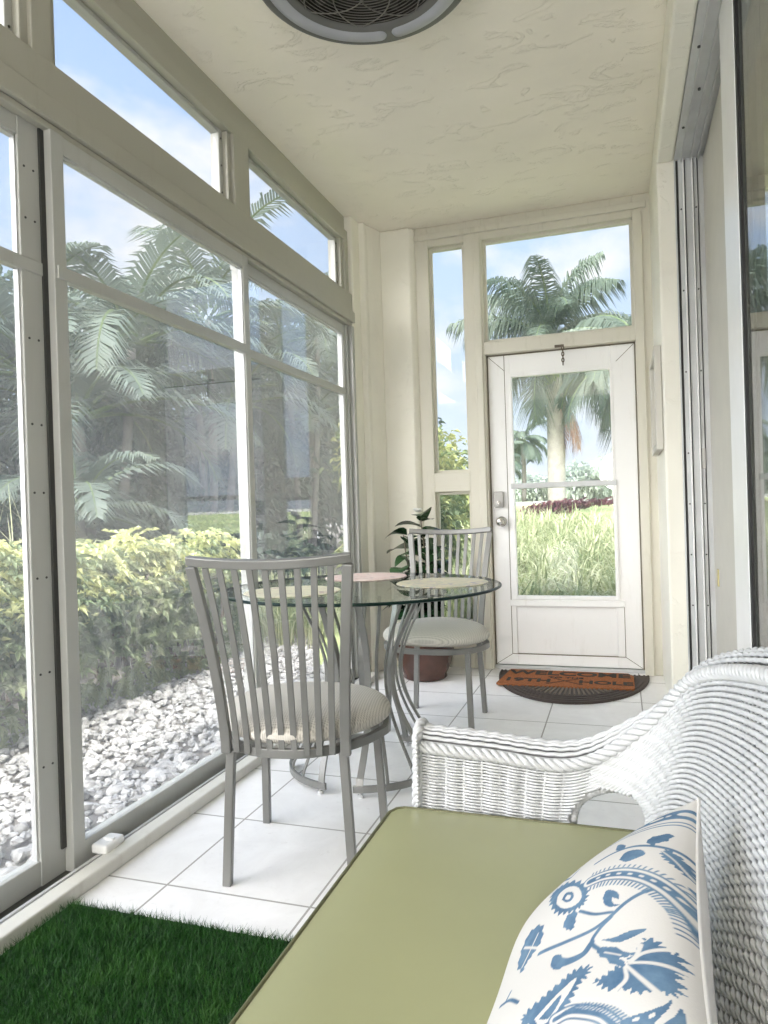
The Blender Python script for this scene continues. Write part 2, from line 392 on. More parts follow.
# big sliding windows
def big_window(n, y0, y1, x, label, wl, wr):
    t = .028; zr = 1.815; z0, z1 = .012, 2.238
    b = MB()
    b.box((x-t/2-.01,y0,z0), (x+t/2,y1,.085)); b.box((x-t/2-.01,y0,z1-.055), (x+t/2,y1,z1))
    b.box((x-t/2-.002,y0-.001,z0-.002), (x+t/2+.002,y0+wl,z1+.002)); b.box((x-t/2-.002,y1-wr,z0-.002), (x+t/2+.002,y1+.001,z1+.002))
    b.box((x-t/2+.003,y0+.01,zr-.02), (x+t/2+.006,y1-.01,zr+.02))
    w = struct(b.build('window_%d' % n, M['sash'], bevel=.003), label, 'window')
    g = MB(); g.box((x-.003,y0+wl,.08), (x+.003,y1-wr,zr-.016)); g.build('pane', M['glass'], w)
    g = MB(); g.box((x-.003,y0+wl,zr+.016), (x+.003,y1-wr,z1-.05)); g.build('pane', M['glass'], w)
    g = MB()
    for a in (((x-.008,y0+wl-.002,.083),(x+.008,y0+wl+.006,z1-.053)), ((x-.008,y1-wr-.006,.083),(x+.008,y1-wr+.002,z1-.053)), ((x-.008,y0+wl,z1-.063),(x+.008,y1-wr,z1-.053))): g.box(*a)
    g.build('gasket', M['alu_grey'], w)
    return w
big_window(5, -1.4, .50, -1.60, 'sliding window at the camera end of the side wall', .06, .06)
big_window(12, -3.5, -1.38, -1.632, 'sliding window at the back of the sunroom behind the camera', .06, .06)
w6 = big_window(6, .44, 1.735, -1.632, 'leftmost big sliding window with a wide grey screw-dotted stile', .06, .095)
s = MB()
for z in (.35,.62,.9,1.15,1.35,1.6,1.95,2.1):
    for yy in (1.66,1.695): s.tube([(-1.618,yy,z),(-1.614,yy,z)], .0035, 8)
s.build('screw', M['alu_dark'], w6)
s = MB(); s.box((-1.622,1.716,.085), (-1.609,1.7335,2.236)); s.build('stile_groove', M['alu_dark'], w6)
big_window(7, 1.735, 2.93, -1.600, 'wide middle sliding window behind the nearer dining chair', .05, .045)
big_window(8, 2.89, 4.22, -1.632, 'far sliding window beside the corner pier', .06, .03)
frame_piece('trim_10', 'dark shadowed jamb channel between the far sliding window and the corner pier', [((-1.67,4.22,.012),(-1.60,4.235,2.238)), ((-1.67,4.25,.012),(-1.575,4.285,2.238))], 'sash')
frame_piece('trim_11', 'grey jamb strip behind the far sliding window edge', [((-1.66,4.236,.012),(-1.61,4.249,2.238))], 'alu_dark', 0)
t = thing('track_stop', 'small white plastic stop block sitting in the side window track by the wide stile', 'stop block', (-1.545,1.845,.04), .02)
b = MB(); b.box((-.036,-.045,-.004),(.022,.045,.026)); b.build('block', M['alu_white'], t, bevel=.008, seg=3)
b = MB(); b.box((-.02,-.006,.024),(.016,.006,.032)); b.build('ridge', M['alu_white'], t, bevel=.002)

# ---------------------------------------------------------------- door wall
Y0, Y1 = 4.66, 4.80
b = MB()
for a in (((-1.265,Y0+.01,0),(-1.175,Y1,2.95)),            # left post
          ((-.935,Y0+.01,0),(-.812,Y1,2.95)),             # mullion
          ((.118,Y0+.01,0),(.23,Y1,2.95)),                # right post
          ((-1.265,Y0+.014,2.815),(.23,Y1,2.95)),         # head
          ((-.935,Y0+.014,2.062),(.23,Y1,2.145)),         # transom bar over door
          ((-1.265,Y0+.014,1.172),(-.935,Y1,1.302)),      # side rail
          ((-1.265,Y0+.014,0),(-.935,Y1,.30)),            # side bottom panel
          ((.118,Y0-.008,0),(.172,Y0+.02,2.84)), ((-1.265,Y0-.008,2.86),(.20,Y0+.02,2.90)), ((-.87,Y0-.004,0),(-.825,Y0+.02,2.83))): b.box(*a)
struct(b.build('trim_12', M['frame_white'], bevel=.005), 'cream painted wooden frame around the white door, sidelights and transom', 'door frame')
b = MB(); b.box((-.835,Y0+.05,.0), (.14,Y1-.04,.022)); struct(b.build('trim_13', M['alu_grey'], bevel=.004), 'grey metal threshold under the white door', 'threshold')
def fixed_pane(n, x0, x1, z0, z1, label):
    b = MB(); d = .018; y = Y0+.05
    for a in (((x0-.004,y,z0),(x0+d,y+.025,z1)), ((x1-d,y,z0),(x1+.004,y+.025,z1)), ((x0-.002,y+.0015,z0-.003),(x1+.002,y+.024,z0+d)), ((x0-.002,y+.0015,z1-d),(x1+.002,y+.024,z1+.003))): b.box(*a)
    w = struct(b.build('window_%d' % n, M['frame_white'], bevel=.003), label, 'window')
    p = MB(); p.box((x0+d-.003,y+.012,z0+d-.003),(x1-d+.003,y+.017,z1-d+.003)); p.build('pane', M['glass_door'], w)
fixed_pane(9, -1.175, -.935, 1.302, 2.815, 'tall narrow sidelight pane left of the white door')
fixed_pane(10, -1.175, -.935, .30, 1.172, 'lower sidelight pane behind the far dining chair')
fixed_pane(11, -.812, .118, 2.145, 2.815, 'wide transom pane above the white door showing a palm crown')
# the door
d = thing('door_1', 'white painted door with a two-sash window, deadbolt and round knob', 'door', (0,0,0), kind='structure')
yd = Y0+.055
b = MB()
b.box((-.802,yd,.028),(-.662,yd+.045,2.052)); b.box((-.036,yd,.028),(.110,yd+.045,2.052))
b.box((-.662,yd,1.925),(-.036,yd+.045,2.052)); b.box((-.662,yd,.028),(-.036,yd+.045,.100))
b.box((-.662,yd+.012,.100),(-.036,yd+.04,.412)); b.box((-.662,yd,.405),(-.036,yd+.045,.462))
b.build('leaf', M['door_white'], d, bevel=.004)
b = MB(); b.box((-.70,yd-.014,.412),(.012,yd+.005,.452)); b.build('sill_moulding', M['door_white'], d, bevel=.004)
b = MB()
for a in (((-.698,yd-.0012,.096),(-.694,yd+.01,2.052)), ((.006,yd-.0012,.096),(.010,yd+.01,.412)), ((-.694,yd-.0012,.096),(.006,yd+.01,.1005))): b.box(*a)
for (p, q) in (((-.694,.098),(-.80,.03)), ((.008,.098),(.108,.03)), ((-.694,1.95),(-.80,2.05)), ((-.0,1.95),(.108,2.05))):
    b.bar([(p[0],yd-.0002,p[1]),(q[0],yd-.0002,q[1])], .003, .002, (0,0,1))
b.build('joint_line', M['gap'], d)
fr = MB()
for a in (((-.668,yd-.004,1.205),(-.650,yd+.03,1.93)), ((-.040,yd-.004,1.205),(-.022,yd+.03,1.93)), ((-.666,yd-.0025,1.905),(-.024,yd+.029,1.929)),
          ((-.672,yd-.012,.455),(-.650,yd+.022,1.205)), ((-.040,yd-.012,.455),(-.018,yd+.022,1.205)), ((-.670,yd-.0105,.456),(-.020,yd+.021,.480))): fr.box(*a)
sash = fr.build('sash', M['door_white'], d, bevel=.003)
b = MB(); b.box((-.674,yd-.014,1.176),(-.016,yd+.03,1.212)); b.build('meeting_rail', M['alu_grey'], sash, bevel=.004)
b = MB(); b.box((-.652,yd+.016,1.20),(-.038,yd+.021,1.91)); b.build('pane', M['glass_door'], sash)
b = MB(); b.box((-.652,yd+.004,.476),(-.038,yd+.009,1.19)); b.build('pane', M['glass_door'], sash)
b = MB()
for a in (((-.812,yd+.006,.02),(-.802,yd+.04,2.062)), ((.110,yd+.006,.02),(.118,yd+.04,2.062)), ((-.81,yd+.006,2.052),(.118,yd+.04,2.062))): b.box(*a)
b.build('edge_gap', M['gap'], d)
b = MB(); b.box((-.785,yd-.024,1.058),(-.722,yd,1.163)); lk = b.build('deadbolt', M['lock'], d, bevel=.008, seg=3)
b = MB(); b.tube([(-.753,yd-.036,1.088),(-.753,yd-.02,1.088)], .013, 16); b.box((-.757,yd-.048,1.074),(-.749,yd-.034,1.102)); b.build('thumb_turn', M['chrome'], lk, bevel=.002)
b = MB(); b.lathe([(.001,-.07),(.018,-.068),(.029,-.058),(.031,-.045),(.024,-.032),(.012,-.024),(.011,-.008),(.033,-.006),(.034,0),(.001,0)], (0,0,0), 28)
k = b.build('knob', M['chrome'], d, smooth=True); k.rotation_euler = (-PI/2, 0, 0); k.location = (-.742, yd, .966); k.rotation_euler = (-PI/2,0,0)
k.matrix_local = Matrix.Translation((-.742, yd, .966)) @ Matrix(((1,0,0,0),(0,0,1,0),(0,1,0,0),(0,0,0,1)))
t = thing('door_chain', 'short dark tarnished chain hanging from the head of the white door', 'chain', (-.32,Y0-.004,2.06))
b = MB(); b.box((-.045,-.012,.0),(.012,.008,.014)); b.build('bracket', M['stem'], t, bevel=.002)
b = MB()
for i in range(6):
    zz = -.008-i*.019; a = np.linspace(0, 2*PI, 13)[:-1]; ph = i % 2
    P = [(.004+math.cos(q)*.007*(1-ph), -.004+math.cos(q)*.007*ph, zz+math.sin(q)*.013) for q in a]
    b.tube(P, .0035, 6, closed=True)
b.build('links', M['stem'], t, smooth=True)

# picture frame seen on edge on the right wall
t = thing('picture_frame', 'thin white picture frame seen edge-on, on the wall right of the door', 'picture frame', (.218,4.16,1.33))
b = MB()
for a in (((-.034,-.27,0),(0,-.235,.53)), ((-.034,.235,0),(0,.27,.53)), ((-.032,-.236,.001),(-.001,.236,.035)), ((-.032,-.236,.495),(-.001,.236,.529))): b.box(*a)
b.build('frame', M['panel_cream'], t, bevel=.004)
b = MB(); b.box((-.012,-.24,.03),(-.002,.24,.50)); b.build('mount', M['panel_cream'], t)

# ------------------------------------------------------------- sliding door on the right
b = MB()
xs = [(.300,.306,'g'),(.306,.318,'d'),(.318,.336,'g'),(.336,.342,'w'),(.342,.350,'d'),(.350,.376,'g'),(.376,.382,'w'),(.382,.388,'d'),(.388,.402,'g'),(.402,.408,'d'),(.408,.45,'g')]
mi = {'g': 0, 'd': 1, 'w': 2}; dp = {'g': 3.825, 'd': 3.845, 'w': 3.805}
for x0, x1, c in xs: b.box((x0,dp[c],0),(x1,3.87,2.75), mi[c])
w = struct(b.build('trim_14', [M['alu_grey'], M['alu_dark'], M['alu_white']]), 'ribbed grey aluminium jamb of the sliding door', 'door jamb')
s = MB()
for z in (.55,.8,1.05,1.3,1.7,2.1,2.5):
    for x in (.327,.395): s.tube([(x,3.825,z),(x,3.820,z)], .004, 8)
s.build('screw', M['alu_dark'], w)
s = MB(); s.box((.386,3.812,1.22),(.404,3.826,1.32)); s.build('strike_plate', M['lock'], w, bevel=.002)
b = MB()
for x0, x1, z in ((.300,.330,2.745),(.330,.336,2.732),(.336,.372,2.748),(.372,.378,2.732),(.378,.405,2.748),(.405,.411,2.730),(.411,.50,2.748)): b.box((x0,-3.6,z),(x1,3.825,2.80))
w = struct(b.build('trim_15', M['alu_grey']), 'grooved grey aluminium head track of the sliding door', 'door track')
s = MB()
for y, x in ((2.6,.392),(2.75,.385),(3.2,.355),(3.5,.318),(2.9,.325)): s.tube([(x,y,2.748),(x,y,2.740)], .006, 8)
s.build('screw', M['alu_dark'], w)
b = MB(); b.box((.43,2.70,.02),(.47,3.84,2.74)); b.box((.455,2.6,.02),(.475,2.70,2.74)); p = struct(b.build('door_3', M['panel_cream'], bevel=.004), 'plain cream sliding panel behind the ribbed jamb', 'door panel')
b = MB(); b.box((.424,3.66,.66),(.431,3.70,.74)); b.build('pull', plain('brass_pull', (.66,.58,.30), .4, .4), p, bevel=.002)
d2 = thing('door_2', 'white-edged sliding glass door panel above the wicker sofa', 'door', (0,0,0), kind='structure')
b = MB(); b.box((.372,2.455,.02),(.41,2.74,2.74)); b.build('stile', M['alu_white'], d2, bevel=.004)
b = MB(); b.box((.366,-3.5,.02),(.41,2.46,.10)); b.box((.366,-3.5,2.68),(.41,2.46,2.74)); b.build('rail', M['alu_white'], d2, bevel=.004)
b = MB(); b.box((.3745,2.428,.10),(.384,2.4545,2.68)); b.build('gasket', M['gasket'], d2)
b = MB(); b.box((.384,-3.5,.09),(.390,2.44,2.69)); b.build('pane', M['glass_slide'], d2)
# curtain behind the sliding glass
t = thing('curtain', 'beige full-length curtain hanging behind the sliding glass', 'curtain', (.62,0,0))
b = MB(); ys = np.linspace(-3.5, 2.6, 360); V = []
for z in (.03, 2.66): V += [(.035*math.sin(y*26+.7*math.sin(y*3))+ .01*math.sin(y*61), y, z) for y in ys]
n = len(ys); Fq = np.array([(i, i+1, n+i+1, n+i) for i in range(n-1)]); b.add(V, Fq)
o = b.build('drape', M['curtain'], t, smooth=True); sm = o.modifiers.new('thick', 'SOLIDIFY'); sm.thickness = .003
b = MB(); b.tube([(0,-3.5,2.69),(0,2.65,2.69)], .014, 12); b.build('rod', M['alu_white'], t, smooth=True)

# ------------------------------------------------------------- ceiling fan light
t = thing('ceiling_fan', 'round grey caged ceiling fan with a frosted light ring', 'ceiling fan', (-.76,2.262,ZC))
b = MB(); b.lathe([(.001,0),(.30,0),(.35,-.025),(.372,-.075),(.374,-.092),(.362,-.100),(.27,-.098),(.266,-.088)], k=80)
b.build('housing', M['fan_grey'], t, smooth=True)
for j in range(3):
    a0 = math.radians(92+120*j+6.5); a1 = math.radians(92+120*(j+1)-6.5)
    b = MB(); A = np.linspace(a0, a1, 40)
    pr = [(.292,-.099),(.298,-.106),(.318,-.108),(.338,-.106),(.344,-.099)]
    b.lathe(pr, k=40, a0=a0, a1=a1)
    for a in (a0, a1):
        c = arr((.318*math.cos(a), .318*math.sin(a), -.099))
        b.lathe([(.026,0),(.021,-.006),(.001,-.009)], c, 16)
    b.build('light_ring', M['diffuser'], t, smooth=True)
b = MB(); b.lathe([(.001,-.032),(.262,-.032),(.266,-.088)], k=64); b.build('back_plate', M['fan_dark'], t)
for j in range(5):
    b = MB(); a = j*2*PI/5
    P = [(r*math.cos(a+r*1.2), r*math.sin(a+r*1.2), -.055) for r in np.linspace(.05, .235, 10)]
    b.bar(P, np.linspace(.05, .10, 10), .003, (-math.sin(a), math.cos(a), .35)); b.build('blade', M['fan_dark'], t)
b = MB(); b.lathe([(.001,-.095),(.04,-.093),(.05,-.085),(.05,-.04)], k=24); b.build('hub', M['fan_dark'], t, smooth=True)
b = MB()
for r in np.arange(.07, .265, .0145):
    A = np.linspace(0, 2*PI, 73)[:-1]; b.tube([(r*math.cos(a), r*math.sin(a), -.088-.006*(1-r/.26)) for a in A], .0016, 5, closed=True)
for j in range(8):
    for s_ in (-1, 1):
        a = j*2*PI/8
        P = [(r*math.cos(a+s_*1.1*(r/.26)**1.6), r*math.sin(a+s_*1.1*(r/.26)**1.6), -.094) for r in np.linspace(.045, .265, 20)]
        b.tube(P, .0024, 5)
b.build('grille', M['fan_wire'], t, smooth=True)

# ------------------------------------------------------------- dining chair
def make_chair(label):
    """local frame: faces +Y, origin on floor between the legs"""
    t = thing('dining_chair', label, 'chair')
    m = M['chair_metal']; zr = .395
    # D-shaped seat rail
    A = np.linspace(0, 2*PI, 65)[:-1]
    def ring(a, g=0):
        c, s_ = math.cos(a), math.sin(a)
        e = 2.7
        x = math.copysign(abs(c)**(2/e), c); y = math.copysign(abs(s_)**(2/e), s_)
        w = .228 - .055*max(0, -y)**1.0 - .006*max(0, y)
        bow = -.028*(1-x*x) if y < 0 else .018*(1-x*x)
        return ((w+g)*x, (.205+g)*y + bow*abs(y))
    P = [(*ring(a), zr) for a in A]
    b = MB(); 
    # flat band ring (width 24 mm high, 18 mm thick)
    Pn = arr(P); T = np.roll(Pn, -1, 0)-np.roll(Pn, 1, 0); T /= np.linalg.norm(T, axis=1)[:, None]; N = np.cross(T, arr((0,0,1)))
    V = np.stack([Pn-N*.009+arr((0,0,-.013)), Pn+N*.009+arr((0,0,-.013)), Pn+N*.009+arr((0,0,.013)), Pn-N*.009+arr((0,0,.013))], 1).reshape(-1, 3)
    n = len(P); Fq = [(i*4+j, i*4+(j+1) % 4, ((i+1) % n)*4+(j+1) % 4, ((i+1) % n)*4+j) for i in range(n) for j in range(4)]
    b.add(V, np.array(Fq)); b.build('seat_frame', m, t, bevel=.002)
    # cushion
    b = MB(); rows = []
    prof = [(.0,.408),(.55,.408),(.93,.412),(1.03,.430),(1.045,.448),(1.0,.470),(.88,.489),(.65,.502),(.35,.509),(.0,.511)]
    V = []; 
    for q, z in prof:
        for a in A:
            x, y = ring(a, .004); V.append((x*q, y*q, z))
    n = len(A); Fq = [(i*n+j, i*n+(j+1) % n, (i+1)*n+(j+1) % n, (i+1)*n+j) for i in range(len(prof)-1) for j in range(n)]
    b.add(V, np.array(Fq)); o = b.build('seat_cushion', M['fabric'], t, smooth=True)
    sd = o.modifiers.new('sub', 'SUBSURF'); sd.levels = 1; sd.render_levels = 1
    # legs (square tube, slightly splayed)
    for x0, y0, x1, y1 in ((-.150,-.195,-.168,-.205), (.150,-.195,.168,-.205), (-.172,.165,-.186,.198), (.172,.165,.186,.198)):
        b = MB(); b.bar([(x0,y0,.39),((x0+x1)/2,(y0+y1)/2,.2),(x1,y1,.0)], .023, .023, (1,0,0)); b.build('leg', m, t, bevel=.003)
    # backrest: two posts + bowed top rail
    def back(u, z):
        """u in -1..1 across, z height -> point on the back surface"""
        s_ = max(0, (z-.40)/.55)
        hw = .158+.043*s_**1.5; lean = -.010-.105*s_**1.35
        bow = -.030*(1-u*u)
        return (hw*u, -.197+lean+bow, z)
    bk = MB()
    for s_ in (-1, 1):
        zs = np.linspace(.385, .930, 14)
        bk.bar([back(s_, z) for z in zs], .026, .020, (1,0,0))
    us = np.linspace(-1.03, 1.03, 21)
    P = arr([back(u, .934+.012*u*u) for u in us]); bk.bar(P, .026, .020, (0,-.25,1))
    bk.build('backrest', m, t, bevel=.003)
    sl = MB()
    for i in range(9):
        u = -1+2*(i+1)/10
        zs = np.linspace(.39, .926, 12); sl.bar([back(u, z) for z in zs], .0165, .006, (1,0,0))
    sl.build('slat_panel', m, t, bevel=.0015)
    return t
ch = make_chair('dining chair with its slatted back to the camera, in front of the side window')
for o_ in ch.children: o_.data.transform(Matrix.Diagonal((1.11,1.03,1,1)))
ch['group'] = 'dining chairs at the glass table'
ch.location = (-.955,2.045,0); ch.rotation_euler = (0,0,math.radians(9))
c2 = copy_tree(ch); c2['label'] = 'dining chair facing the camera across the glass table, in front of the sidelight'
c2.location = (-.885,3.47,0); c2.rotation_euler = (0,0,math.radians(180-1))

# ------------------------------------------------------------- glass table
TC = (-1.03,2.795); TZ = .757
t = thing('dining_table', 'round glass-topped dining table on curved grey metal bars', 'table', (TC[0],TC[1],0))
b = MB(); R_ = .575
b.lathe([(.0005,TZ-.012),(R_-.006,TZ-.012)], k=96, mi=0); b.lathe([(R_-.006,TZ-.012),(R_,TZ-.009),(R_+.001,TZ-.006),(R_,TZ-.003),(R_-.006,TZ)], k=96, mi=1); b.lathe([(R_-.006,TZ),(R_-.03,TZ+.0002),(.0005,TZ+.0002)], k=96, mi=0)
b.build('glass_top', [M['glass_table'], M['glass_rim']], t)
for j in range(4):
    a = math.radians(45+90*j)
    b = MB()
    A = np.linspace(a-math.radians(35), a+math.radians(35), 19)
    b.bar([(.315*math.cos(q), .315*math.sin(q), .028) for q in A], .014, .024, (0,0,0.0001) if False else (math.cos(a), math.sin(a), 0)) if False else None
    P = arr([(.315*math.cos(q), .315*math.sin(q), .030) for q in A]); b.bar(P, .026, .012, (0,0,1))
    leg_defs = ((-31,.026,1), (-11,.013,0), (11,.013,0), (31,.026,1))
    for dg, w_, wide in leg_defs:
        zs = np.linspace(.03, TZ-.016, 22); P = []
        for z in zs:
            s_ = (z-.03)/(TZ-.046); pinch = math.sin(PI*min(1, max(0, s_)))**1.3
            r = .315-.135*pinch - .045*s_; q = a+math.radians(dg)*(1-.32*pinch-.05*s_)
            P.append((r*math.cos(q), r*math.sin(q), z))
        b.bar(P, w_, .007 if not wide else .009, (-math.sin(a+math.radians(dg)), math.cos(a+math.radians(dg)), 0))
    lg = b.build('leg', M['chair_metal'], t, bevel=.0015)
    for q in (a-math.radians(30), a+math.radians(30)):
        b = MB(); b.tube([(.315*math.cos(q),.315*math.sin(q),.0),(.315*math.cos(q),.315*math.sin(q),.012)], .011, 12); b.tube([(.315*math.cos(q),.315*math.sin(q),.01),(.315*math.cos(q),.315*math.sin(q),.022)], .005, 8)
        b.build('glide', M['alu_grey'], lg)
for j in range(4):
    for dg in (-29, 29):
        q = math.radians(45+90*j+dg); b = MB(); b.lathe([(.0005,0),(.012,0),(.012,.0038),(.0005,.0038)], (.27*math.cos(q), .27*math.sin(q), TZ-.0160), 16); b.build('pad', M['glass_rim'], t)
def pm(x, y, mat, label, r=.19):
    b = MB(); b.lathe([(.0005,0),(r-.004,0),(r,.0018),(r-.003,.004),(.0005,.004)], k=56)
    o = b.build('placemat', M[mat], None, smooth=False, loc=(x,y,TZ+.0006)); return tag(o, label, 'placemat', 'round placemats on the glass table')
pm(-1.13,3.13,'mat_rose','rose-pink round placemat at the far side of the glass table')
pm(-.71,2.89,'mat_sage','sage-green round placemat on the right of the glass table, in front of the far chair')
pm(-1.23,2.55,'mat_olive','olive round placemat on the glass table behind the nearer chair back')

# ------------------------------------------------------------- potted plant
t = thing('potted_plant', 'dark-leaved plant with one white bloom in a brown glazed pot', 'plant', (-1.20,4.37,0))
b = MB(); b.lathe([(.001,.0),(.125,.0),(.14,.012),(.135,.03),(.165,.09),(.185,.16),(.188,.22),(.175,.27),(.168,.285),(.182,.295),(.182,.318),(.165,.318),(.16,.28),(.001,.28)], k=48)
b.build('pot', M['pot'], t, smooth=True)
b = MB(); b.lathe([(.001,.292),(.10,.295),(.162,.285)], k=24); b.build('soil', M['soil'], t)
st = MB(); lf = MB(); r = random.Random(4)
def leaf(mb, base, dirv, L, W, droop=.5, roll=0, mi=0, nseg=6):
    d = nz(dirv); side = np.cross(d, (0,0,1)); side = nz(side) if np.linalg.norm(side) > .05 else arr((1,0,0)); up = np.cross(side, d)
    side = side*math.cos(roll)+up*math.sin(roll); up = np.cross(side, d)
    V = []; P = arr(base)
    for i in range(nseg+1):
        s_ = i/nseg; p = P+d*L*s_-arr((0,0,1))*droop*L*s_*s_; w = W*(math.sin(PI*min(1, s_**.75))**.8)*.5+.0005
        V += [p-side*w+up*w*.25, p, p+side*w+up*w*.25]
    Fq = []
    for i in range(nseg):
        for j in (0, 1): Fq.append((i*3+j, i*3+j+1, i*3+4+j, i*3+3+j))
    mb.add(V, np.array(Fq), mi)
for k_ in range(5):
    a = k_*1.3; tip = (.13*math.cos(a)*(k_ > 0), .13*math.sin(a)*(k_ > 0), [1.02,.82,.90,.70,.78][k_]); base = (.03*math.cos(a), .03*math.sin(a), .27)
    P = [arr(base)*(1-s_)+arr(tip)*s_+arr((.02*math.sin(3*s_+k_), .02*math.cos(4*s_), 0)) for s_ in np.linspace(0, 1, 8)]; st.tube(P, np.linspace(.008, .004, 8), 6)
    for i in range(20):
        s_ = .12+.88*i/19; p = arr(base)*(1-s_)+arr(tip)*s_; q = i*2.4+k_
        L = r.uniform(.14, .21); leaf(lf, p, (math.cos(q), math.sin(q), r.uniform(.1, .6)), L, L*.74, r.uniform(.2, .8), r.uniform(-.4, .4))
st.build('stem', M['stem'], t, smooth=True); lf.build('foliage', M['leaf_dark'], t, smooth=True)
b = MB()
for i in range(9):
    q = i*2.4; leaf(b, (-.01,-.03,1.045), (math.cos(q), math.sin(q), .3+.12*i), .05, .04, .2)
b.build('flower', M['petal'], t, smooth=True)

# ------------------------------------------------------------- door mat
t = thing('doormat', 'half-round brown coir welcome mat with black rubber border before the white door', 'doormat', (-.31,4.615,0))
def half_ring(r0, r1, sx, sy, z0, z1, mb, mi=0, n=48, a0=PI, a1=2*PI):
    A = np.linspace(a0, a1, n+1)
    V = []
    for a in A:
        c, s_ = math.cos(a), math.sin(a)
        V += [(sx*r0*c, sy*r0*s_, z0), (sx*r1*c, sy*r1*s_, z0), (sx*r1*c, sy*r1*s_, z1), (sx*r0*c, sy*r0*s_, z1)]
    Fq = [(i*4+j, i*4+(j+1) % 4, i*4+4+(j+1) % 4, i*4+4+j) for i in range(n) for j in range(4)]
    Fq += [(3,2,1,0), tuple(n*4+j for j in range(4))]
    mb.add(V, np.array(Fq), mi)
SX, SY = .45, .70
b = MB(); half_ring(.001, 1, SX, SY, 0, .010, b)
for r0 in (.80,.86,.92,.97): half_ring(r0, r0+.025, SX, SY, .009, .014, b)
b.build('rubber_border', M['rubber'], t)
b = MB(); 
for i in range(40):
    a = PI+PI*(i+.5)/40; p = lambda r: (SX*r*math.cos(a), SY*r*math.sin(a), .012)
    b.bar([p(.56), p(.78)], .010, .006, (-math.sin(a), math.cos(a), 0))
b.build('rib_pattern', M['stem'], t)
b = MB(); b.prism([(-.385,0),(-.385,-.0),(-.42,-.375),(-.40,-.395),(.35,-.385),(.36,-.36),(.36,-.08),(.33,-.0)][1:], .009, .020)
coir = b.build('coir_panel', M['coir'], t, bevel=.002)
def text(body, name, size, x, y, z, sx=1.0, parent=None, mat='ink', off=.0):
    cu = bpy.data.curves.new(name, 'FONT'); cu.body = body; cu.size = size; cu.align_x = 'CENTER'; cu.align_y = 'CENTER'; cu.extrude = .0012; cu.offset = off
    tmp = bpy.data.objects.new(name+'_src', cu); COL.objects.link(tmp)
    dg = bpy.context.evaluated_depsgraph_get(); dg.update()
    me = bpy.data.meshes.new_from_object(tmp.evaluated_get(dg)); bpy.data.objects.remove(tmp)
    me.name = name; me.materials.clear(); me.materials.append(M[mat])
    me.transform(Matrix.Translation((x,y,z)) @ Matrix.Diagonal((sx,1,1,1)))
    o = bpy.data.objects.new(name, me); COL.objects.link(o); o.parent = parent; return o
text('WELCOME', 'lettering', .135, -.02,-.085,.0205, 1.10, coir, off=.0045)
text('TO THE', 'lettering', .045, -.03,-.185,.0205, 1.3, coir, off=.001)
text('19TH', 'lettering', .105, -.25,-.275,.0205, 1.15, coir, off=.0034)
text('HOLE', 'lettering', .105, .20,-.275,.0205, 1.15, coir, off=.0034)
b = MB()
for s_ in (-1, 1):
    b.bar([(s_*.085-.03,-.335,.0212),(-s_*.09-.03,-.19,.0212)], .006, .0016, (0,1,0)); b.bar([(s_*.085-.03,-.335,.0212),(s_*.105-.03,-.338,.0212)], .014, .0016, (0,1,0))
b.build('crossed_clubs', M['ink'], coir)

# ------------------------------------------------------------- turf mat
t = thing('turf_mat', 'dark green artificial turf mat on the tiles at the side window', 'mat', (-1.47,.55,0))
W_, L_ = 1.05, 1.045
b = MB(); b.box((0,0,0),(W_,L_,.008)); b.build('backing', M['turf_back'], t)
n = 95000
bx = RNG.uniform(.002, W_-.002, n); by = RNG.uniform(0, L_, n)**1.0; ang = RNG.uniform(0, 2*PI, n); h = RNG.uniform(.018, .034, n); lean = RNG.normal(0, .011, (n, 2)); wv = .0022
dx, dy = np.cos(ang)*wv/2, np.sin(ang)*wv/2
V = np.stack([np.stack([bx-dx, by-dy, np.full(n, .006)], 1), np.stack([bx+dx, by+dy, np.full(n, .006)], 1), np.stack([bx+lean[:, 0], by+lean[:, 1], h], 1)], 1).reshape(-1, 3)
b = MB(); b.add(V, np.arange(3*n).reshape(n, 3)); tag(b.build('pile', M['turf'], t), kind='stuff')

# ------------------------------------------------------------- wicker loveseat
YM = .79
half_base = [(-.415,1.430),(-.28,1.432),(-.12,1.430),(-.015,1.395),(.048,1.28),(.068,1.08),(.072,YM)]
half_top = [(-.418,1.462,.562),(-.28,1.468,.553),(-.10,1.468,.548),(.03,1.455,.632),(.113,1.36,.750),(.165,1.08,.828),(.188,YM,.862)]
base = half_base+[(x, 2*YM-y) for x, y in half_base[-2::-1]]
top = half_top+[(x, 2*YM-y, z) for x, y, z in half_top[-2::-1]]
def catmull(P, n):
    P = arr(P); m = len(P)-1; u = np.linspace(0, m, n); i = np.minimum(u.astype(int), m-1); f = (u-i)[:, None]
    Q = np.vstack([2*P[0]-P[1], P, 2*P[-1]-P[-2]]); p0, p1, p2, p3 = Q[i], Q[i+1], Q[i+2], Q[i+3]
    return .5*((2*p1)+(-p0+p2)*f+(2*p0-5*p1+4*p2-p3)*f*f+(-p0+3*p1-3*p2+p3)*f**3)
NS = 2200
Bc = catmull(base, NS); Tc = catmull(top, NS)
s_len = np.concatenate([[0], np.cumsum(np.linalg.norm(np.diff(Tc, axis=0), axis=1))]); TOT = s_len[-1]
NP = 400; sg = np.linspace(0, TOT, NP)
Bp = np.stack([np.interp(sg, s_len, Bc[:, i]) for i in range(2)], 1); Tp = np.stack([np.interp(sg, s_len, Tc[:, i]) for i in range(3)], 1)
B3 = np.concatenate([Bp, np.full((NP, 1), .40)], 1)
tg = np.gradient(Bp, axis=0); tg /= np.linalg.norm(tg, axis=1)[:, None]
OUT = np.stack([-tg[:, 1], tg[:, 0], np.zeros(NP)], 1)      # outward, left of travel
ZB = .13
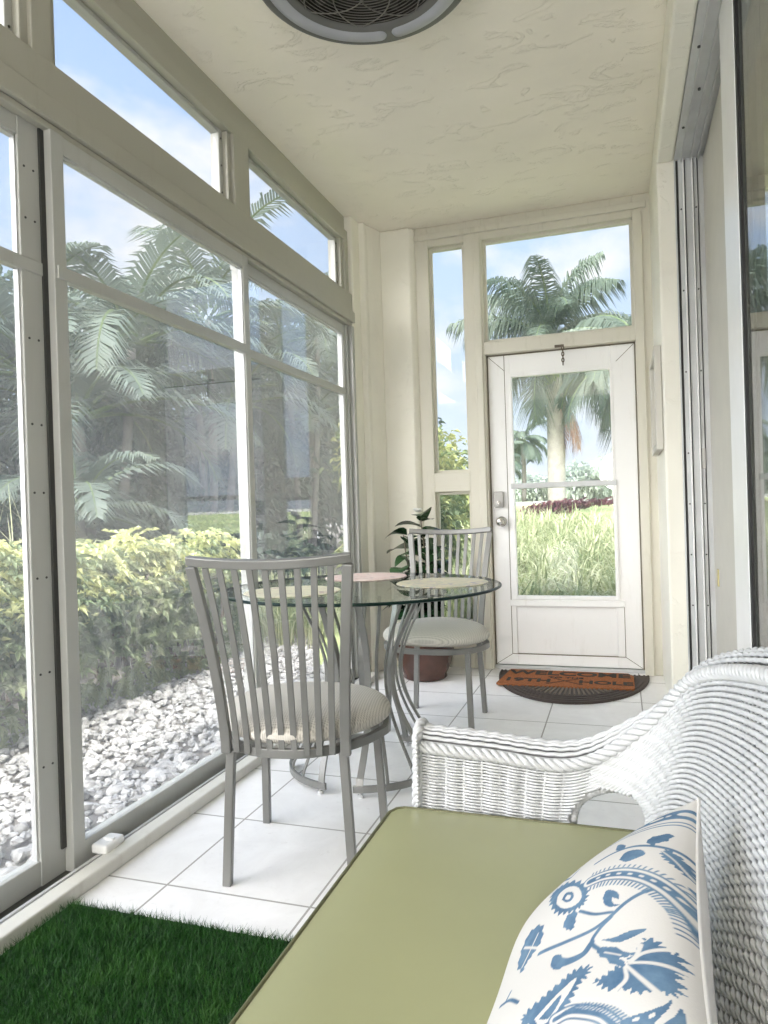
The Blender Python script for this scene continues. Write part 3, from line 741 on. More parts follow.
def surf(z_frac):
    """row: 0 at the foot (z=ZB) .. 1 at the braid"""
    z = ZB+(Tp[:, 2]-ZB)*z_frac
    f = np.clip((z-.40)/(Tp[:, 2]-.40), 0, 1)[:, None]
    P = B3*(1-f)+Tp*f; P[:, 2] = z
    return P
def arch_mask(P):
    """True where wicker is left open in the corner arches"""
    d = np.minimum(np.hypot(P[:, 0]+.034, P[:, 1]-1.415), np.hypot(P[:, 0]+.034, P[:, 1]-(2*YM-1.415)))
    zt = .512-6.5*np.maximum(0, d-.040)**1.5
    return (d < .080) & (P[:, 2] < zt) & (P[:, 2] > .2)
ROWS = 74
def weave(mb, off, sgn, amp, period, r, i0, i1, back=False, rows=ROWS):
    for j in range(rows):
        P = surf((j+.5)/rows); N = OUT
        if j: P0 = surf((j-.5)/rows)
        up = Tp-B3; up /= np.linalg.norm(up, axis=1)[:, None]
        tt = np.gradient(P, axis=0); N = np.cross(tt, up); N /= np.linalg.norm(N, axis=1)[:, None]; N *= np.sign((N*OUT).sum(1))[:, None]
        ph = (2*PI*j/3 if back else .35*(j % 2))
        w = np.sin(2*PI*sg/period+ph)
        patch = 1.0
        Q = P+N*(off+sgn*amp*w)[:, None]
        msk = ~arch_mask(P); msk[:i0] = False; msk[i1:] = False
        idx = np.where(msk)[0]
        if len(idx) == 0: continue
        for seg in np.split(idx, np.where(np.diff(idx) > 1)[0]+1):
            if len(seg) < 3: continue
            V, Fq = tubes_fast(Q[seg], N[seg], r, 5); mb.add(V, Fq)
loveseat = thing('wicker_loveseat', 'white woven wicker loveseat with rolled arms under the olive cushion', 'sofa', (0,0,0))
ia = int(np.argmin(np.abs(Tp[:NP//2, 0]+.06)+10*(Tp[:NP//2, 1] < 1.3)))      # arm / back split
ib = NP-1-ia
def stakes(mb, i0, i1, step, offs, r=.0042):
    for i in range(i0, i1, step):
        P = np.array([surf(v)[i] for v in np.linspace(0, 1, 14)])
        for off in offs:
            Q = P+OUT[i]*off
            m = ~arch_mask(P); idx = np.where(m)[0]
            for seg in np.split(idx, np.where(np.diff(idx) > 1)[0]+1):
                if len(seg) >= 2: mb.tube(Q[seg], r, 5)
step = max(1, int(round(.021/(TOT/NP))))
def roll(mb, i0, i1):
    """rolled rim: strands over a half round that curls outward from the braid"""
    C = Tp+OUT*.036
    for k_ in range(14):
        th = PI-(k_/13)*PI*1.28
        rr = .036+.0016*np.sin(2*PI*sg/.030+.5*(k_ % 2))
        Q = C+OUT*(np.cos(th)*rr)[:, None]+arr((0,0,1))*(np.sin(th)*rr)[:, None]
        N = OUT*np.cos(th)+arr((0,0,1))*np.sin(th)
        V, Fq = tubes_fast(Q[i0:i1], N[i0:i1], .0042, 5); mb.add(V, Fq)
    V, Fq = tube_np(C[i0:i1:3]-arr((0,0,.004)), .029, 10); mb.add(V, Fq, 1)
def braid(P, N, r=.0062, amp=.0075, per=.055, strands=3):
    mb = MB(); d = np.concatenate([[0], np.cumsum(np.linalg.norm(np.diff(P, axis=0), axis=1))])
    T = np.gradient(P, axis=0); T /= np.linalg.norm(T, axis=1)[:, None]; Bn = np.cross(T, N)
    for q in range(strands):
        a = 2*PI*d/per+q*2*PI/strands
        Q = P+N*(amp*np.cos(a))[:, None]+Bn*(amp*np.sin(a))[:, None]
        V, Fq = tubes_fast(Q, N, r, 6); mb.add(V, Fq)
    return mb
core = plain('wicker_core', (.20,.20,.20), .9)
for nm, i0, i1 in (('arm', 0, ia), ('arm', ib, NP), ('back', ia-1, ib+1)):
    mb = MB(); bk = nm == 'back'
    weave(mb, 0.0, 1, .0019 if bk else .0032, .030 if bk else .042, (.0043 if bk else .0028), i0, i1, bk)
    weave(mb, .052, -1, .0030, .042, .0044, i0, i1, False, 52)
    stakes(mb, i0, i1, step, (.003, .050), .0026)
    p = mb.build(nm, M['wicker'], loveseat, smooth=True)
    mb = MB(); roll(mb, i0, i1); mb.build('rolled_rim', [M['wicker'], core], p, smooth=True)
nrm = -OUT*.8+arr((0,0,.6)); nrm /= np.linalg.norm(nrm, axis=1)[:, None]
braid(Tp+nrm*.004, nrm, strands=3).build('braid', M['wicker'], loveseat, smooth=True)
for i in (0, NP-1):
    c = Tp[i]+OUT[i]*.036
    P = []
    for z in np.linspace(.05, Tp[i][2]-.005, 90): P.append(B3[i]*(1-max(0, (z-.4)/(Tp[i][2]-.4)))*arr((1,1,0))+Tp[i]*max(0, (z-.4)/(Tp[i][2]-.4))*arr((1,1,0))+arr((0,0,z)))
    for th in np.linspace(PI, -.25*PI, 40): P.append(c+OUT[i]*.040*math.cos(th)+arr((0,0,1))*.040*math.sin(th))
    end = P[-1].copy()
    for z in np.linspace(end[2]-.005, .05, 90): P.append(arr((end[0], end[1]-OUT[i][1]*.012*min(1, (end[2]-z)/.2), z)))
    P = arr(P)+arr((-.006,0,0)); N = np.tile(arr((-1,0,0)), (len(P), 1))
    braid(P, N, .0058, .0065, .05).build('braid', M['wicker'], loveseat, smooth=True)
    mb = MB()      # arm front, wrapped
    for z in np.arange(.06, Tp[i][2]+.03, .0085):
        y0 = B3[i][1]; mb.tube([(P[0][0]+.004, y0, z), (P[0][0]-.003, y0+OUT[i][1]*.03, z), (P[0][0]+.004, y0+OUT[i][1]*.062, z)], .0043, 5)
    mb.build('arm_front', M['wicker'], loveseat, smooth=True)
# wrapped trim round each corner arch
for sy in (0, 1):
    mb = MB(); path = []
    ic = int(np.argmin(np.hypot(Bp[:NP//2, 0]+.034, Bp[:NP//2, 1]-1.415)))
    half = int(.080/(TOT/NP))
    zs = list(np.linspace(.20, .462, 14)); near_ = np.where(np.hypot(Bp[:NP//2, 0]+.034, Bp[:NP//2, 1]-1.415) < .085)[0]; il, ir = near_[0], near_[-1]
    idxs = [il]*14+list(range(il, ir+1))+[ir]*14
    zz = zs+[.462+.052*math.sin(PI*q)**.55 for q in np.linspace(0, 1, ir-il+1)]+zs[::-1]
    for i, z in zip(idxs, zz):
        f = max(0, (z-.40)/(Tp[i][2]-.40)); p = B3[i]*(1-f)+Tp[i]*f; p[2] = z; p = p+OUT[i]*.02
        if sy: p = arr((p[0], 2*YM-p[1], p[2]))
        path.append(p)
    path = arr(path); d = np.concatenate([[0], np.cumsum(np.linalg.norm(np.diff(path, axis=0), axis=1))]); dd = np.linspace(0, d[-1], 500)
    fine = np.stack([np.interp(dd, d, path[:, q]) for q in range(3)], 1)
    kern = np.ones(25)/25; pad = np.vstack([np.repeat(fine[:1], 12, 0), fine, np.repeat(fine[-1:], 12, 0)]); fine = np.stack([np.convolve(pad[:, q], kern, 'valid') for q in range(3)], 1)
    rr = .0085+.0014*np.abs(np.sin(PI*dd/.0085)); V, Fq = tube_np(fine, rr, 10); mb.add(V, Fq); mb.build('arch_trim', M['wicker'], loveseat, smooth=True)
mb = MB()
mb.box((-.455,.17,.27),(.06,1.41,.355)); mb.build('seat_deck', core, loveseat, bevel=.01)
mb = MB()
for j in range(24):
    z = .16+j*.0083; y = np.linspace(.16, 1.42, 180); P = np.stack([-.462+.0035*np.sin(2*PI*y/.042+.4*(j % 2)), y, np.full(180, z)], 1); V, Fq = tubes_fast(P, np.tile(arr((-1.,0,0)), (180, 1)), .0045, 5); mb.add(V, Fq)
mb.build('apron', M['wicker'], loveseat, smooth=True)
for x, y in ((-.44,1.45),(-.44,.13),(.085,1.22),(.085,.36)):
    mb = MB(); P = [(x,y,0),(x,y,.30)]; V, Fq = tube_np(np.linspace(P[0], P[1], 120), .019+.0018*np.abs(np.sin(np.linspace(0, 30*PI, 120))), 10); mb.add(V, Fq); mb.build('leg', M['wicker'], loveseat, smooth=True)

# ------------------------------------------------------------- cushion
t = thing('seat_cushion', 'long olive-green vinyl seat cushion with dark piped edge on the wicker loveseat', 'cushion', (0,0,0))
b = MB(); x0, x1, y0, y1, z0, z1 = -.462, .040, .165, 1.405, .357, .455
nx, ny = 22, 44
def crown(x, y):
    u = (x-x0)/(x1-x0); v = (y-y0)/(y1-y0); e = lambda q: min(1, min(q, 1-q)/.18)
    return .012*(e(u)*(2-e(u)))*(e(v)*(2-e(v)))
cr = .03
gx = np.linspace(x0, x1, nx); gy = np.linspace(y0, y1, ny)
def rounded(x, y):
    cx = min(max(x, x0+cr), x1-cr); cy = min(max(y, y0+cr), y1-cr); dx, dy = x-cx, y-cy; L = math.hypot(dx, dy)
    m_ = max(abs(dx), abs(dy)); k_ = 1 if L == 0 else m_/L
    return cx+dx*k_, cy+dy*k_
for zt, sgn in ((z1, 1), (z0, -1)):
    V = []
    for y in gy:
        for x in gx:
            X, Y = rounded(x, y); V.append((X, Y, zt+(crown(x, y) if sgn > 0 else 0)))
    Fq = [(i*nx+j, i*nx+j+1, (i+1)*nx+j+1, (i+1)*nx+j) if sgn > 0 else (i*nx+j, (i+1)*nx+j, (i+1)*nx+j+1, i*nx+j+1) for i in range(ny-1) for j in range(nx-1)]
    b.add(V, np.array(Fq))
per = [rounded(x, y0) for x in gx]+[rounded(x1, y) for y in gy[1:]]+[rounded(x, y1) for x in gx[::-1][1:]]+[rounded(x0, y) for y in gy[::-1][1:-1]]
n = len(per); V = []
for q, (x, y) in enumerate(per):
    cx, cy = (x0+x1)/2, (y0+y1)/2
    for f, z in ((1,z0),(1.004,(z0+z1)/2),(1,z1)): V.append((cx+(x-cx)*f, cy+(y-cy)*f, z))
b.add(V, np.array([(i*3+j, ((i+1) % n)*3+j, ((i+1) % n)*3+j+1, i*3+j+1) for i in range(n) for j in range(2)]))
b.build('cover', M['cushion'], t, smooth=True)
for z in (z1, z0):
    b = MB(); b.tube([(x, y, z) for x, y in per], .0035, 6, closed=True); b.build('piping', M['piping'], t, smooth=True)

# ------------------------------------------------------------- pillow (printed linen)
def seg_d(A_, B_, p, q):
    px, py = B_[0]-A_[0], B_[1]-A_[1]; h_ = np.clip(((p-A_[0])*px+(q-A_[1])*py)/(px*px+py*py+1e-12), 0, 1); return np.hypot(p-A_[0]-h_*px, q-A_[1]-h_*py), h_
#PILLOW_BEGIN
pc = arr((-.030,.815,.572)); ea0 = arr((0,1.,0)); eb0 = nz((.6,0,.6)); en = nz((-.6,0,.6))
TH_P = math.radians(5); ea = ea0*math.cos(TH_P)+eb0*math.sin(TH_P); eb = eb0*math.cos(TH_P)-ea0*math.sin(TH_P); pc = pc-eb0*.008
AH, BH = .255, .155; A_C = -.065
na, nb = 420, 300
ua = np.linspace(-1, 1, na); ub = np.linspace(-1, 1, nb); UA, UB = np.meshgrid(ua, ub, indexing='ij')
puff = np.clip(1-UA**2, 0, 1)**.45*np.clip(1-UB**2, 0, 1)**.45
pinchA = 1-.10*(1-np.abs(UA)**2)*0-.085*(1-np.abs(UA))*np.abs(UB)**3; 
PA = A_C+AH*UA*(1-.07*(1-UB**2)*np.abs(UA)**3); PB = BH*UB*(1-.08*(1-UA**2)*np.abs(UB)**3)
th = .068*puff
th = th*(1+.05*np.sin(PA*24+PB*9)+.04*np.sin(PB*31-PA*7)*np.abs(UA))
def pil_img(px, py):
    d = RW @ arr((px-384, 512-py, F_PX)); o_ = arr((0,0,CAM_H)); off = .04
    for it in range(14):
        c_ = pc+en*off; tt = ((c_-o_)@en)/(d@en); w = o_+tt*d; a_, b_ = float((w-pc)@ea), float((w-pc)@eb)
        u_ = min(.99, abs((a_-A_C)/AH)); v_ = min(.99, abs(b_/BH)); off = .5*off+.5*.068*(1-u_*u_)**.45*(1-v_*v_)**.45
    return a_, b_
mask = np.zeros_like(PA)
def fill(c): 
    global mask; mask = np.maximum(mask, np.clip(c, 0, 1))
def erase(c):
    global mask; mask = mask*(1-np.clip(c, 0, 1))
AA = .0012
def stroke(pts, w0, w1=None, er=False):
    w1 = w0 if w1 is None else w1; P = catmull(pts, 8*len(pts)); m_ = len(P)-1; best = np.full(PA.shape, 9.)
    for i in range(m_):
        dd_, h_ = seg_d(P[i], P[i+1], PA, PB); wd = w0+(w1-w0)*(i+h_)/m_; best = np.minimum(best, dd_-wd)
    (erase if er else fill)(.5-best/AA)
def blob(pts, serr=0, nser=24):
    """filled closed outline (even-odd), optionally serrated"""
    P = catmull(list(pts)+[pts[0]], 14*len(pts)); 
    if serr:
        T_ = np.gradient(P, axis=0); T_ /= np.linalg.norm(T_, axis=1)[:, None]+1e-9; N_ = np.stack([-T_[:, 1], T_[:, 0]], 1)
        P = P+N_*(serr*(np.abs(((np.arange(len(P))*nser/len(P)) % 1)-.5)*2-.5))[:, None]
    P[-1] = P[0]
    inside = np.zeros(PA.shape, bool)
    for i in range(len(P)-1):
        (xa, ya), (xb, yb) = P[i], P[i+1]
        if ya == yb: continue
        c = ((ya > PB) != (yb > PB)) & (PA < (xb-xa)*(PB-ya)/(yb-ya)+xa); inside ^= c
    return inside.astype(float)
def I(*pts): return [pil_img(490+x*234/749., 790+y*234/749.) for x, y in pts]    # sketched on a 3.2x enlargement
# main vine and side stems
stroke(I((150,515),(230,480),(310,445),(370,405),(430,355),(500,315),(570,300),(640,320)), .0030, .0022)
stroke(I((380,400),(340,440),(318,480),(345,505)), .0026, .0022)
stroke(I((345,245),(400,210),(460,185),(540,178),(600,185),(660,215),(685,250)), .0020, .0030)
stroke(I((385,385),(330,392),(285,385)), .0020); stroke(I((318,480),(290,520),(240,545),(205,545)), .0035, .0065)
fill(blob(I((188,555),(196,525),(220,520),(228,545),(222,568),(200,570))))
fill(blob(I((228,430),(245,400),(275,385),(268,415),(258,438),(240,440)), .002, 9))
fill(blob(I((360,345),(375,322),(405,325),(410,345),(388,342),(392,360),(410,362),(380,370),(363,362))))
fill(blob(I((420,230),(440,205),(480,193),(498,205),(470,222),(440,235))))
fill(blob(I((408,200),(415,180),(438,182),(430,198))))
fill(blob(I((500,165),(520,148),(575,133),(560,155),(530,168),(515,178)), .002, 9))
fill(blob(I((540,195),(560,182),(595,200),(608,225),(598,243),(570,225),(548,212)), .003, 14)); stroke(I((545,190),(575,210),(600,238)), .0008, er=True)
fill(blob(I((590,268),(612,262),(618,285),(632,302),(605,295))))
fill(blob(I((345,472),(390,462),(440,440),(490,432),(450,458),(400,478))))
# eye motif
fill(blob(I((195,365),(205,335),(240,308),(290,300),(315,318),(310,350),(285,375),(245,392),(210,392)), .006, 22))
erase(blob(I((215,368),(225,340),(255,318),(288,318),(295,345),(270,370),(235,380))))
fill(blob(I((233,355),(248,335),(270,333),(268,350),(248,362)))-blob(I((243,352),(252,341),(262,341),(260,349),(250,355))))
# feathered arches
for P in (I((325,300),(380,278),(440,270),(500,278),(560,305),(610,345),(650,390),(680,460)),):
    stroke(P, .0105, .0120); stroke(P, .0082, .0094, er=True); stroke(P, .0046, .0050)
    c = catmull(P, 64); T_ = np.gradient(c, axis=0); T_ /= np.linalg.norm(T_, axis=1)[:, None]; N_ = np.stack([-T_[:, 1], T_[:, 0]], 1)
    for i in range(0, 64, 2):
        stroke([tuple(c[i]+N_[i]*.012), tuple(c[i]+N_[i]*.018)], .0011); stroke([tuple(c[i]-N_[i]*.012), tuple(c[i]-N_[i]*.016)], .0010)
    for i in range(4, 62, 5): stroke([tuple(c[i]), tuple(c[i+1])], .0016, er=True)
# carnation
fill(blob(I((330,610),(365,590),(400,560),(435,545),(440,520),(470,490),(485,462),(525,470),(545,495),(580,500),(590,545),(580,575),(590,625),(560,640),(520,632),(470,645),(430,635),(385,640),(352,625)), .006, 34))
for P in (I((440,545),(475,512),(545,490)), I((440,545),(500,540),(590,552)), I((430,555),(470,590),(530,640)), I((425,560),(430,600),(400,640)), I((438,540),(460,515),(470,485))): stroke(P, .0016, .0024, er=True)
fill(blob(I((335,505),(370,492),(420,505),(440,520),(410,530),(425,550),(395,555),(365,535),(340,520)), .002, 9))
stroke(I((360,512),(410,520)), .0009, er=True)
# big lower leaf
fill(blob(I((105,749),(120,720),(160,680),(200,640),(240,600),(275,570),(315,560),(310,590),(285,625),(265,670),(240,720),(215,760),(160,790)), .007, 26))
erase(blob(I((150,745),(185,700),(230,645),(275,600),(262,640),(235,690),(205,740),(170,765))))
fill(blob(I((165,745),(195,705),(230,660),(225,690),(195,740))))
P = I((215,745),(260,718),(310,715),(360,725),(400,755)); stroke(P, .0080); stroke(P, .0058, er=True); stroke(P, .0026)
c = catmull(P, 20)
for i in range(20): stroke([tuple(c[i]), tuple(arr(c[i])+arr((.004,.012)))], .0010)
fill(blob(I((410,755),(450,725),(500,705),(545,680),(568,655),(560,690),(535,725),(500,760)))); fill(blob(I((540,755),(575,715),(592,680),(608,715),(600,755))))
erase(blob(I((502,720),(520,708),(525,716),(508,728)))); erase(blob(I((455,735),(472,724),(478,732),(460,742))))
# left margin fragments
fill(blob(I((80,560),(100,500),(130,450),(165,430),(160,470),(135,510),(110,545),(95,575)), .004, 14)); stroke(I((95,560),(120,510),(150,455)), .0014, er=True); stroke(I((105,500),(160,500)), .0016, er=True)
stroke(I((30,690),(60,670),(90,680)), .0022); stroke(I((45,680),(62,640)), .0018)
stroke(I((225,300),(255,290),(290,260)), .0022)
fill(blob(I((620,480),(650,490),(680,520),(675,530),(645,510))))
# border band along the far end of the pillow
e = A_C+AH*.80
fill(.5-(np.abs(PA-(e-.0))-.0135)/AA)
for q in np.arange(-.16, .17, .034): erase(.5-((np.hypot((PA-e)/.55, PB-q))-.0095)/AA)
for q in np.arange(-.145, .17, .034): erase(.5-((np.hypot((PA-e)/.8, PB-q))-.0035)/AA)
for de in (-.024,-.032): fill(.5-(np.abs(PA-(e+de))-.0014)/AA)
f_top = pc+PA[..., None]*ea+PB[..., None]*eb+th[..., None]*en; f_bot = pc+PA[..., None]*ea+PB[..., None]*eb-(.8*th)[..., None]*en
V = np.concatenate([f_top.reshape(-1, 3), f_bot.reshape(-1, 3)]); NN = na*nb
ii, jj = np.meshgrid(np.arange(na-1), np.arange(nb-1), indexing='ij'); q0 = (ii*nb+jj).ravel(); Fq = np.stack([q0, q0+nb, q0+nb+1, q0+1], 1)
b = MB(); b.add(V, np.concatenate([Fq, Fq[:, ::-1]+NN]))
t = thing('throw_pillow', 'white throw pillow with blue floral print leaning on the wicker back', 'pillow', (0,0,0))
o = b.build('pillow_cover', M['pillow'], t, smooth=True)
at = o.data.attributes.new('print', 'FLOAT', 'POINT'); at.data.foreach_set('value', np.concatenate([mask.ravel(), np.zeros(NN)]).astype(np.float32))
rim = [f_top[i, 0] for i in range(0, na, 6)]+[f_top[-1, j] for j in range(0, nb, 6)]+[f_top[i, -1] for i in range(na-1, -1, -6)]+[f_top[0, j] for j in range(nb-1, -1, -6)]
b = MB(); b.tube(rim, .0022, 6, closed=True); b.build('seam', plain('pillow_seam', (.74,.73,.71), .9), t, smooth=True)
#PILLOW_END

# ================================================================= outside
GZ = -.10
b = MB(); b.box((-90,-30,GZ-.4),(-1.70,120,GZ)); b.box((-1.70,4.85,GZ-.4),(60,120,GZ)); 
tag(b.build('ground', M['earth']), 'dark mulch and leaf litter ground outside the windows', 'ground', kind='structure')
b = MB(); b.box((-1.70,-30,GZ-.4),(60,-3.6,GZ+.06)); tag(b.build('bounce_slab', plain('pale_bounce_concrete', (.72,.70,.66), .9)), 'pale concrete slab added behind the sunroom to bounce light', 'bounce_slab', kind='structure')  # unseen pale ground, added to bounce light up to the ceiling
b = MB(); b.box((-9,-13.3,GZ),(11,-13,4.4)); tag(b.build('sky_block_wall', plain('sky_block_render', (.45,.43,.38), .9)), 'plain wall added far behind the sunroom to block bright sky', 'wall', kind='structure')  # unseen wall, added to keep the bright sky out of the door glass
# gravel bed
ico = bmesh.new(); bmesh.ops.create_icosphere(ico, subdivisions=2, radius=1); IV = arr([v.co[:] for v in ico.verts]); IF = np.array([[v.index for v in f.verts] for f in ico.faces]); ico.free()
ng = 9500
gx = RNG.uniform(-3.2, -1.70, ng); gy = RNG.uniform(.3, 7.2, ng); sz = np.clip(RNG.lognormal(math.log(.0155), .42, ng), .007, .05)
near = gy < 3.2
V = np.empty((ng, len(IV), 3))
for i in range(ng):
    w = IV*(1+.0) ; k1, k2, k3 = RNG.normal(size=(3, 3)); 
    f = 1+.24*np.sin(IV@k1*2.2)+.22*np.sin(IV@k2*3.1+1)
    w = IV*f[:, None]*arr((1, RNG.uniform(.65, 1), RNG.uniform(.45, .75)))*sz[i]
    a = RNG.uniform(0, 2*PI); c_, s_ = math.cos(a), math.sin(a); w = w@np.array([[c_,-s_,0],[s_,c_,0],[0,0,1]])
    V[i] = w+arr((gx[i], gy[i], GZ+sz[i]*.35+RNG.uniform(0, .018)))
Fq = (IF[None]+(np.arange(ng)*len(IV))[:, None, None]).reshape(-1, 3)
b = MB(); b.add(V.reshape(-1, 3), Fq); tag(b.build('gravel', M['gravel']), 'pale crushed stone bed outside below the side windows', 'gravel', kind='stuff')

def leaves_np(mb, P, D, L, W, mi=0, fold=.25, droop=.3):
    """many simple folded leaves. P base (n,3), D direction (n,3), L, W (n,)"""
    n = len(P); D = D/np.linalg.norm(D, axis=1)[:, None]
    up = np.tile(arr((0,0,1.)), (n, 1))+RNG.normal(0, .35, (n, 3)); S = np.cross(D, up); S /= np.maximum(np.linalg.norm(S, axis=1), 1e-6)[:, None]; U = np.cross(S, D)
    L = L[:, None]; W = W[:, None]
    m_ = P+D*L*.5; tip = P+D*L-arr((0,0,1))*L*droop
    V = np.stack([P, m_+S*W*.5+U*W*fold, tip, m_-S*W*.5+U*W*fold], 1).reshape(-1, 3)
    q = np.arange(n)*4
    mb.add(V, np.concatenate([np.stack([q, q+1, q+2], 1), np.stack([q, q+2, q+3], 1)]), mi)
def shell(n, c, r, inner=.72, flat=0):
    d = RNG.normal(size=(n, 3)); d /= np.linalg.norm(d, axis=1)[:, None]
    lump = 1+.16*np.sin(d@arr((5,2,3))+c[0])+.13*np.sin(d@arr((-3,6,4))+c[1]*2)+.1*np.sin(d@arr((7,-8,9)))
    rad = RNG.uniform(inner, 1, n)**.6*lump
    return arr(c)+d*rad[:, None]*arr(r), d
# clipped hedge
def hedge(name, x0, x1, y0, y1, z0, z1, n, mats, label, cat, size=.075, lumps=True, top_share=.9, stems=60, sp=7):
    t = thing(name, label, cat, ((x0+x1)/2, (y0+y1)/2, z0)); c = arr((( x0+x1)/2, (y0+y1)/2, z0))
    mb = MB()
    m_ = n//sp
    # rosettes on the rounded box shell
    u = RNG.uniform(0, 1, m_); y = RNG.uniform(y0, y1, m_); face = RNG.uniform(0, 1, m_)
    a = RNG.uniform(-.25, PI+.25, m_); hx, hz = (x1-x0)/2, (z1-z0)
    ex = np.sign(np.cos(a))*np.abs(np.cos(a))**.45; ez = np.abs(np.sin(a))**.5*np.sign(np.sin(a))
    dep = RNG.uniform(.55, 1.0, m_)**.5*(1+.07*np.sin(y*7+a*3)+.06*np.sin(y*17))
    # lower flank filler
    X = (x0+x1)/2+ex*hx*dep; Z = z0+hz*(.30+.70*np.clip(ez, -.4, 1)*dep)
    low = RNG.uniform(0, 1, m_) < .30; X[low] = RNG.choice([x1, x1, x0], low.sum())+RNG.normal(0, .05, low.sum()); Z[low] = z0+hz*RNG.uniform(.30, .75, low.sum())
    C = np.stack([X, y, Z], 1)
    nrm = np.stack([ex, RNG.normal(0, .35, m_), np.maximum(ez, .15)+.25], 1)
    top_pick = (RNG.uniform(0, 1, m_) < top_share*np.clip((Z-z0)/hz*1.6-.75, 0, 1)).astype(int)  # top leaf colour gets likelier with height
    for k_ in range(sp):
        ang = 2*PI*k_/sp+RNG.uniform(0, .6, m_)
        n1 = nrm/np.linalg.norm(nrm, axis=1)[:, None]; s1 = np.cross(n1, arr((.2,1,.1))); s1 /= np.linalg.norm(s1, axis=1)[:, None]; s2 = np.cross(n1, s1)
        D = s1*np.cos(ang)[:, None]+s2*np.sin(ang)[:, None]+n1*.35
        L = RNG.uniform(.7, 1.25, m_)*size
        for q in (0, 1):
            s_ = top_pick == q
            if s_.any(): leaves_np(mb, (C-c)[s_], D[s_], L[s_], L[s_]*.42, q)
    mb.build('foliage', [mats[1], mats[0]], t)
    st = MB()
    for i in range(stems):
        yy = RNG.uniform(y0, y1); xx = RNG.uniform(x0+.1, x1-.08); p0 = arr((xx, yy, z0)); p1 = p0+arr((RNG.normal(0, .12), RNG.normal(0, .18), hz*RNG.uniform(.55, .8)))
        mid = (p0+p1)/2+RNG.normal(0, .05, 3); st.tube(catmull([p0-c, mid-c, p1-c], 7), np.linspace(.016, .007, 7)*RNG.uniform(.7, 1.3), 6)
    if stems: st.build('stem', M['stem'], t, smooth=True)
    return t
hedge('hedge', -4.05, -2.98, .2, 5.35, GZ, .90, 56000, (M['hedge_yellow'], M['hedge_green']), 'clipped variegated hedge with yellow-green top outside the side windows', 'hedge', .066)

# pinnate palm -------------------------------------------------
def frond(mb, base, az, el, L, drop, leaf_l, nleaf=46, wleaf=.035, vee=.5, hang=.35, mi=0, rach=1):
    """one feather leaf: rachis arc with paired leaflets"""
    s_ = np.linspace(0, 1, 16); h_ = arr((math.cos(az), math.sin(az), 0))
    # arc in vertical plane
    ang = el-drop*s_**1.3; dx = np.cumsum(np.cos(ang))*L/16; dz = np.cumsum(np.sin(ang))*L/16
    P = arr(base)+h_[None]*dx[:, None]+arr((0,0,1))*dz[:, None]
    mb.tube(P, np.linspace(.022, .005, 16)*min(1.6, L/1.7), 4, rach, cap=False)
    q = np.linspace(.12, .99, nleaf); C = np.stack([np.interp(q, s_, P[:, i]) for i in range(3)], 1)
    T = np.gradient(P, axis=0); T = np.stack([np.interp(q, s_, T[:, i]) for i in range(3)], 1); T /= np.linalg.norm(T, axis=1)[:, None]
    side = np.cross(T, arr((0,0,1))); side /= np.linalg.norm(side, axis=1)[:, None]; up = np.cross(side, T)
    ll = leaf_l*np.sin(PI*np.clip(.12+.86*q, 0, 1))**.6*RNG.uniform(.85, 1.1, nleaf)
    for sg_ in (-1, 1):
        D = side*sg_+T*.75+up*vee*RNG.uniform(-.5 if vee > .52 else .3, 1.2, nleaf)[:, None]; D /= np.linalg.norm(D, axis=1)[:, None]
        m_ = C+D*(ll*.5)[:, None]-arr((0,0,1))*(hang*.22*ll)[:, None]; e_ = C+D*(ll*.92)[:, None]-arr((0,0,1))*(hang*ll)[:, None]
        W = T*(wleaf*.5)
        V = np.stack([C-W, C+W, m_+W, m_-W, e_], 1).reshape(-1, 3); k0 = np.arange(nleaf)*5
        mb.add(V, [np.stack([k0, k0+1, k0+2, k0+3], 1), np.stack([k0+3, k0+2, k0+4], 1)], mi)
def palm(name, label, loc, trunks, nf, L, leaf_l, mat, group=None, el=(-.3, 1.35), drop=1.5, nleaf=46, wleaf=.035, seed=0, hang=.5, shaft=False, dead=0, crownz=None, vee=.5, rt=.06):
    t = thing(name, label, 'palm tree', loc, group=group); rg = random.Random(seed)
    mb = MB(); tr = MB()
    for (tx, ty, hgt) in trunks:
        top_ = arr((tx, ty, hgt)); b0 = arr((tx*.35, ty*.35, 0)); P = [b0*(1-s_)+top_*s_+arr((.04*math.sin(3*s_), 0, 0)) for s_ in np.linspace(0, 1, 10)]
        tr.tube(P, np.linspace(rt*1.12, rt, 10), 12)
        for i in range(nf):
            az = i*2.39996+rg.uniform(-.2, .2); u = i/max(1, nf-1); e_ = el[1]+(el[0]-el[1])*u**.9
            frond(mb, top_+arr((0,0,rg.uniform(0, .1))), az, e_+rg.uniform(-.1, .1), L*rg.uniform(.85, 1.1), drop*rg.uniform(.8, 1.15), leaf_l, nleaf, wleaf, vee, hang, 0)
    tr.build('trunk', M['palmtrunk' if shaft else 'bark'], t, smooth=True)
    mb.build('crown', [M[mat], M['shrub']], t)
    if shaft:
        s2 = MB(); tx, ty, hgt = trunks[0]; s2.lathe([(rt*1.0,hgt-1.15*shaft),(rt*1.12,hgt-.95*shaft),(rt*.9,hgt-.4*shaft),(rt*.55,hgt+.1)], (tx,ty,0), 16); s2.build('crownshaft', M['crownshaft'], t, smooth=True)
    if dead:
        dd_ = MB(); tx, ty, hgt = trunks[0]
        for i in range(dead): frond(dd_, (tx,ty,hgt-.9*shaft-.1), -.4+i*.5, -1.0-.12*i, 2.0, .5, .55, 30, .05, .1, 1.0, 0, 0)
        dd_.build('dead_frond', M['dead'], t)
    return t
